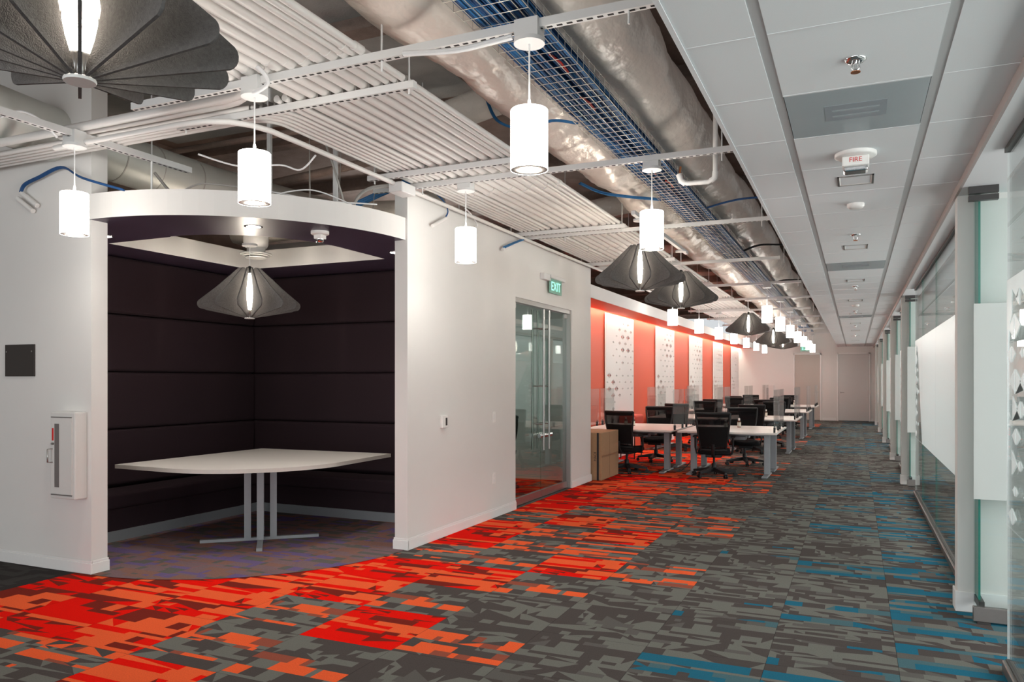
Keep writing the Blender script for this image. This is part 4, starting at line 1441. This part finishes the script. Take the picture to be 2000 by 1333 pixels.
def bottle_proto():
    t = thing('sanitizer_bottle', 'x', 'bottle', (0, 0, 0), 0, 'sanitizer bottles on the desks')
    MB().lathe([(0.027, 0), (0.030, 0.004), (0.030, 0.095), (0.022, 0.110), (0.013, 0.118)], n=14).build('body', AMBER, t)
    MB().lathe([(0.0305, 0.012), (0.0305, 0.085)], n=14, cap=False).build('paper_label', LABELW, t)
    MB().lathe([(0.0165, 0.116), (0.0165, 0.150), (0.010, 0.155)], n=12).build('cap', PVC, t)
    return t


A0 = screen_proto()
B0 = bottle_proto()
ROWN = ['front', 'second', 'third', 'back']
jit = random.Random(5)
for k in range(4):
    y0 = 12.12 + 4.28 * k
    for side, xc in (('right', -1.825), ('left', -3.40)):
        place(D0, 'd', (xc, y0, 0), 0, 'white desk on the %s, near half of the %s desk row' % (side, ROWN[k]))
        place(D0, 'd', (xc, y0 + 1.83, 0), PI, 'white desk on the %s, far half of the %s desk row' % (side, ROWN[k]))
        jx, jr = jit.uniform(-0.08, 0.08), jit.uniform(-0.25, 0.25)
        cx = (-2.02 if side == 'right' else -3.42)
        if k == 0:
            jx, jr = 0, (0.10 if side == 'right' else -0.22)
        place(C0, 'c', (cx + jx, y0 + 0.13, 0), jr, 'black mesh office chair at the %s desk, near side of the %s row' % (side, ROWN[k]))
        cx = (-1.86 if side == 'right' else -3.30)
        jx, jr = jit.uniform(-0.1, 0.1), jit.uniform(-0.3, 0.3)
        place(C0, 'c', (cx + jx, y0 + 1.83 - 0.02 + 0.22, 0), PI + jr, 'black mesh office chair at the %s desk, far side of the %s row' % (side, ROWN[k]))
    for side, xs in (('right end', -1.125), ('middle', -2.64), ('left end', -4.13)):
        for hf, yy in (('near', 0.46), ('far', 1.38)):
            place(A0, 'p', (xs, y0 + yy, DZ), 0, 'clear acrylic screen at the %s, %s half of the %s desk row' % (side, hf, ROWN[k]))
    for bx_, by_, lab in ((-1.97, 0.98, 'right desks, front one'), (-1.80, 1.32, 'right desks, rear one'), (-3.55, 1.02, 'left desks, right one'), (-3.68, 1.0, 'left desks, left one')):
        place(B0, 'b', (bx_, y0 + by_, DZ), 0, 'small white-labelled bottle on the %s, %s row' % (lab, ROWN[k]))

# room behind the glass doors: an added glowing panel to brighten it, a table and two chairs
pnl = thing('room_glow_panel', 'added glowing panel brightening the room behind the steel-framed glass doors', 'ceiling light', (-5.4, 9.2, 3.0))
BX(-0.6, 0.6, -0.6, 0.6, 0, 0.02).build('diffuser', PANELL, pnl)
MB().tube([(-0.5, 0, 0.02), (-0.5, 0, 1.14)], 0.006, 6).build('hanger_rod', STRUT, pnl)
MB().tube([(0.5, 0, 0.02), (0.5, 0, 1.14)], 0.006, 6).build('hanger_rod', STRUT, pnl)
dup(D0, (-5.0, 8.6, 0), 0.2, 'white desk standing in the room behind the glass doors')
dup(C0, (-4.35, 8.35, 0), -0.5, 'black mesh office chair seen through the left glass door leaf')
dup(C0, (-4.6, 9.7, 0), 2.2, 'black mesh office chair seen through the right glass door leaf')

# cables trailing under the desks
cable('black power cable trailing on the carpet between the front desks', [(-2.95, 12.5, 0.02), (-2.7, 12.4, 0.02), (-2.6, 12.7, 0.03), (-2.5, 13.0, 0.2), (-2.45, 13.1, 0.6)], 0.008, BLACKP, n=1)

# red stool by the red wall
t = thing('lounge_stool', 'salmon red upholstered stool against the red wall behind the left desks', 'stool', (-3.98, 14.55, 0))
BX(-0.165, 0.18, -0.30, 0.30, 0.62, 0.84).build('seat', REDS, t, bevel=0.05, seg=4)
for sx in (-0.13, 0.14):
    for sy in (-0.25, 0.25):
        MB().tube([(sx, sy, 0), (sx, sy, 0.64)], 0.012, 8).build('leg', DARKM, t)

# cardboard box
t = thing('cardboard_box', 'tall brown cardboard box leaning at the end of the white wall', 'box', (-3.7, 11.5, 0))
atw(BX(-3.93, -3.455, 10.99, 11.88, 0.004, 0.715).build('carton', KRAFT, bevel=0.006, seg=1), t)
atw(BX(-3.527, -3.497, 10.985, 10.99, 0.004, 0.715).build('edge_strap', BLACKP), t)
atw(BX(-3.455, -3.452, 11.01, 11.86, 0.34, 0.372).build('tape', KRAFT2), t)
atw(BX(-3.455, -3.4525, 11.40, 11.412, 0.02, 0.70).build('flap_seam', KRAFT2), t)
bt = text('print', 'HAOI', 0.055, (-3.555, 10.988, 0.36), (PI / 2, -PI / 2, 0), BLACKP, None, 0.0006)
atw(bt, t)
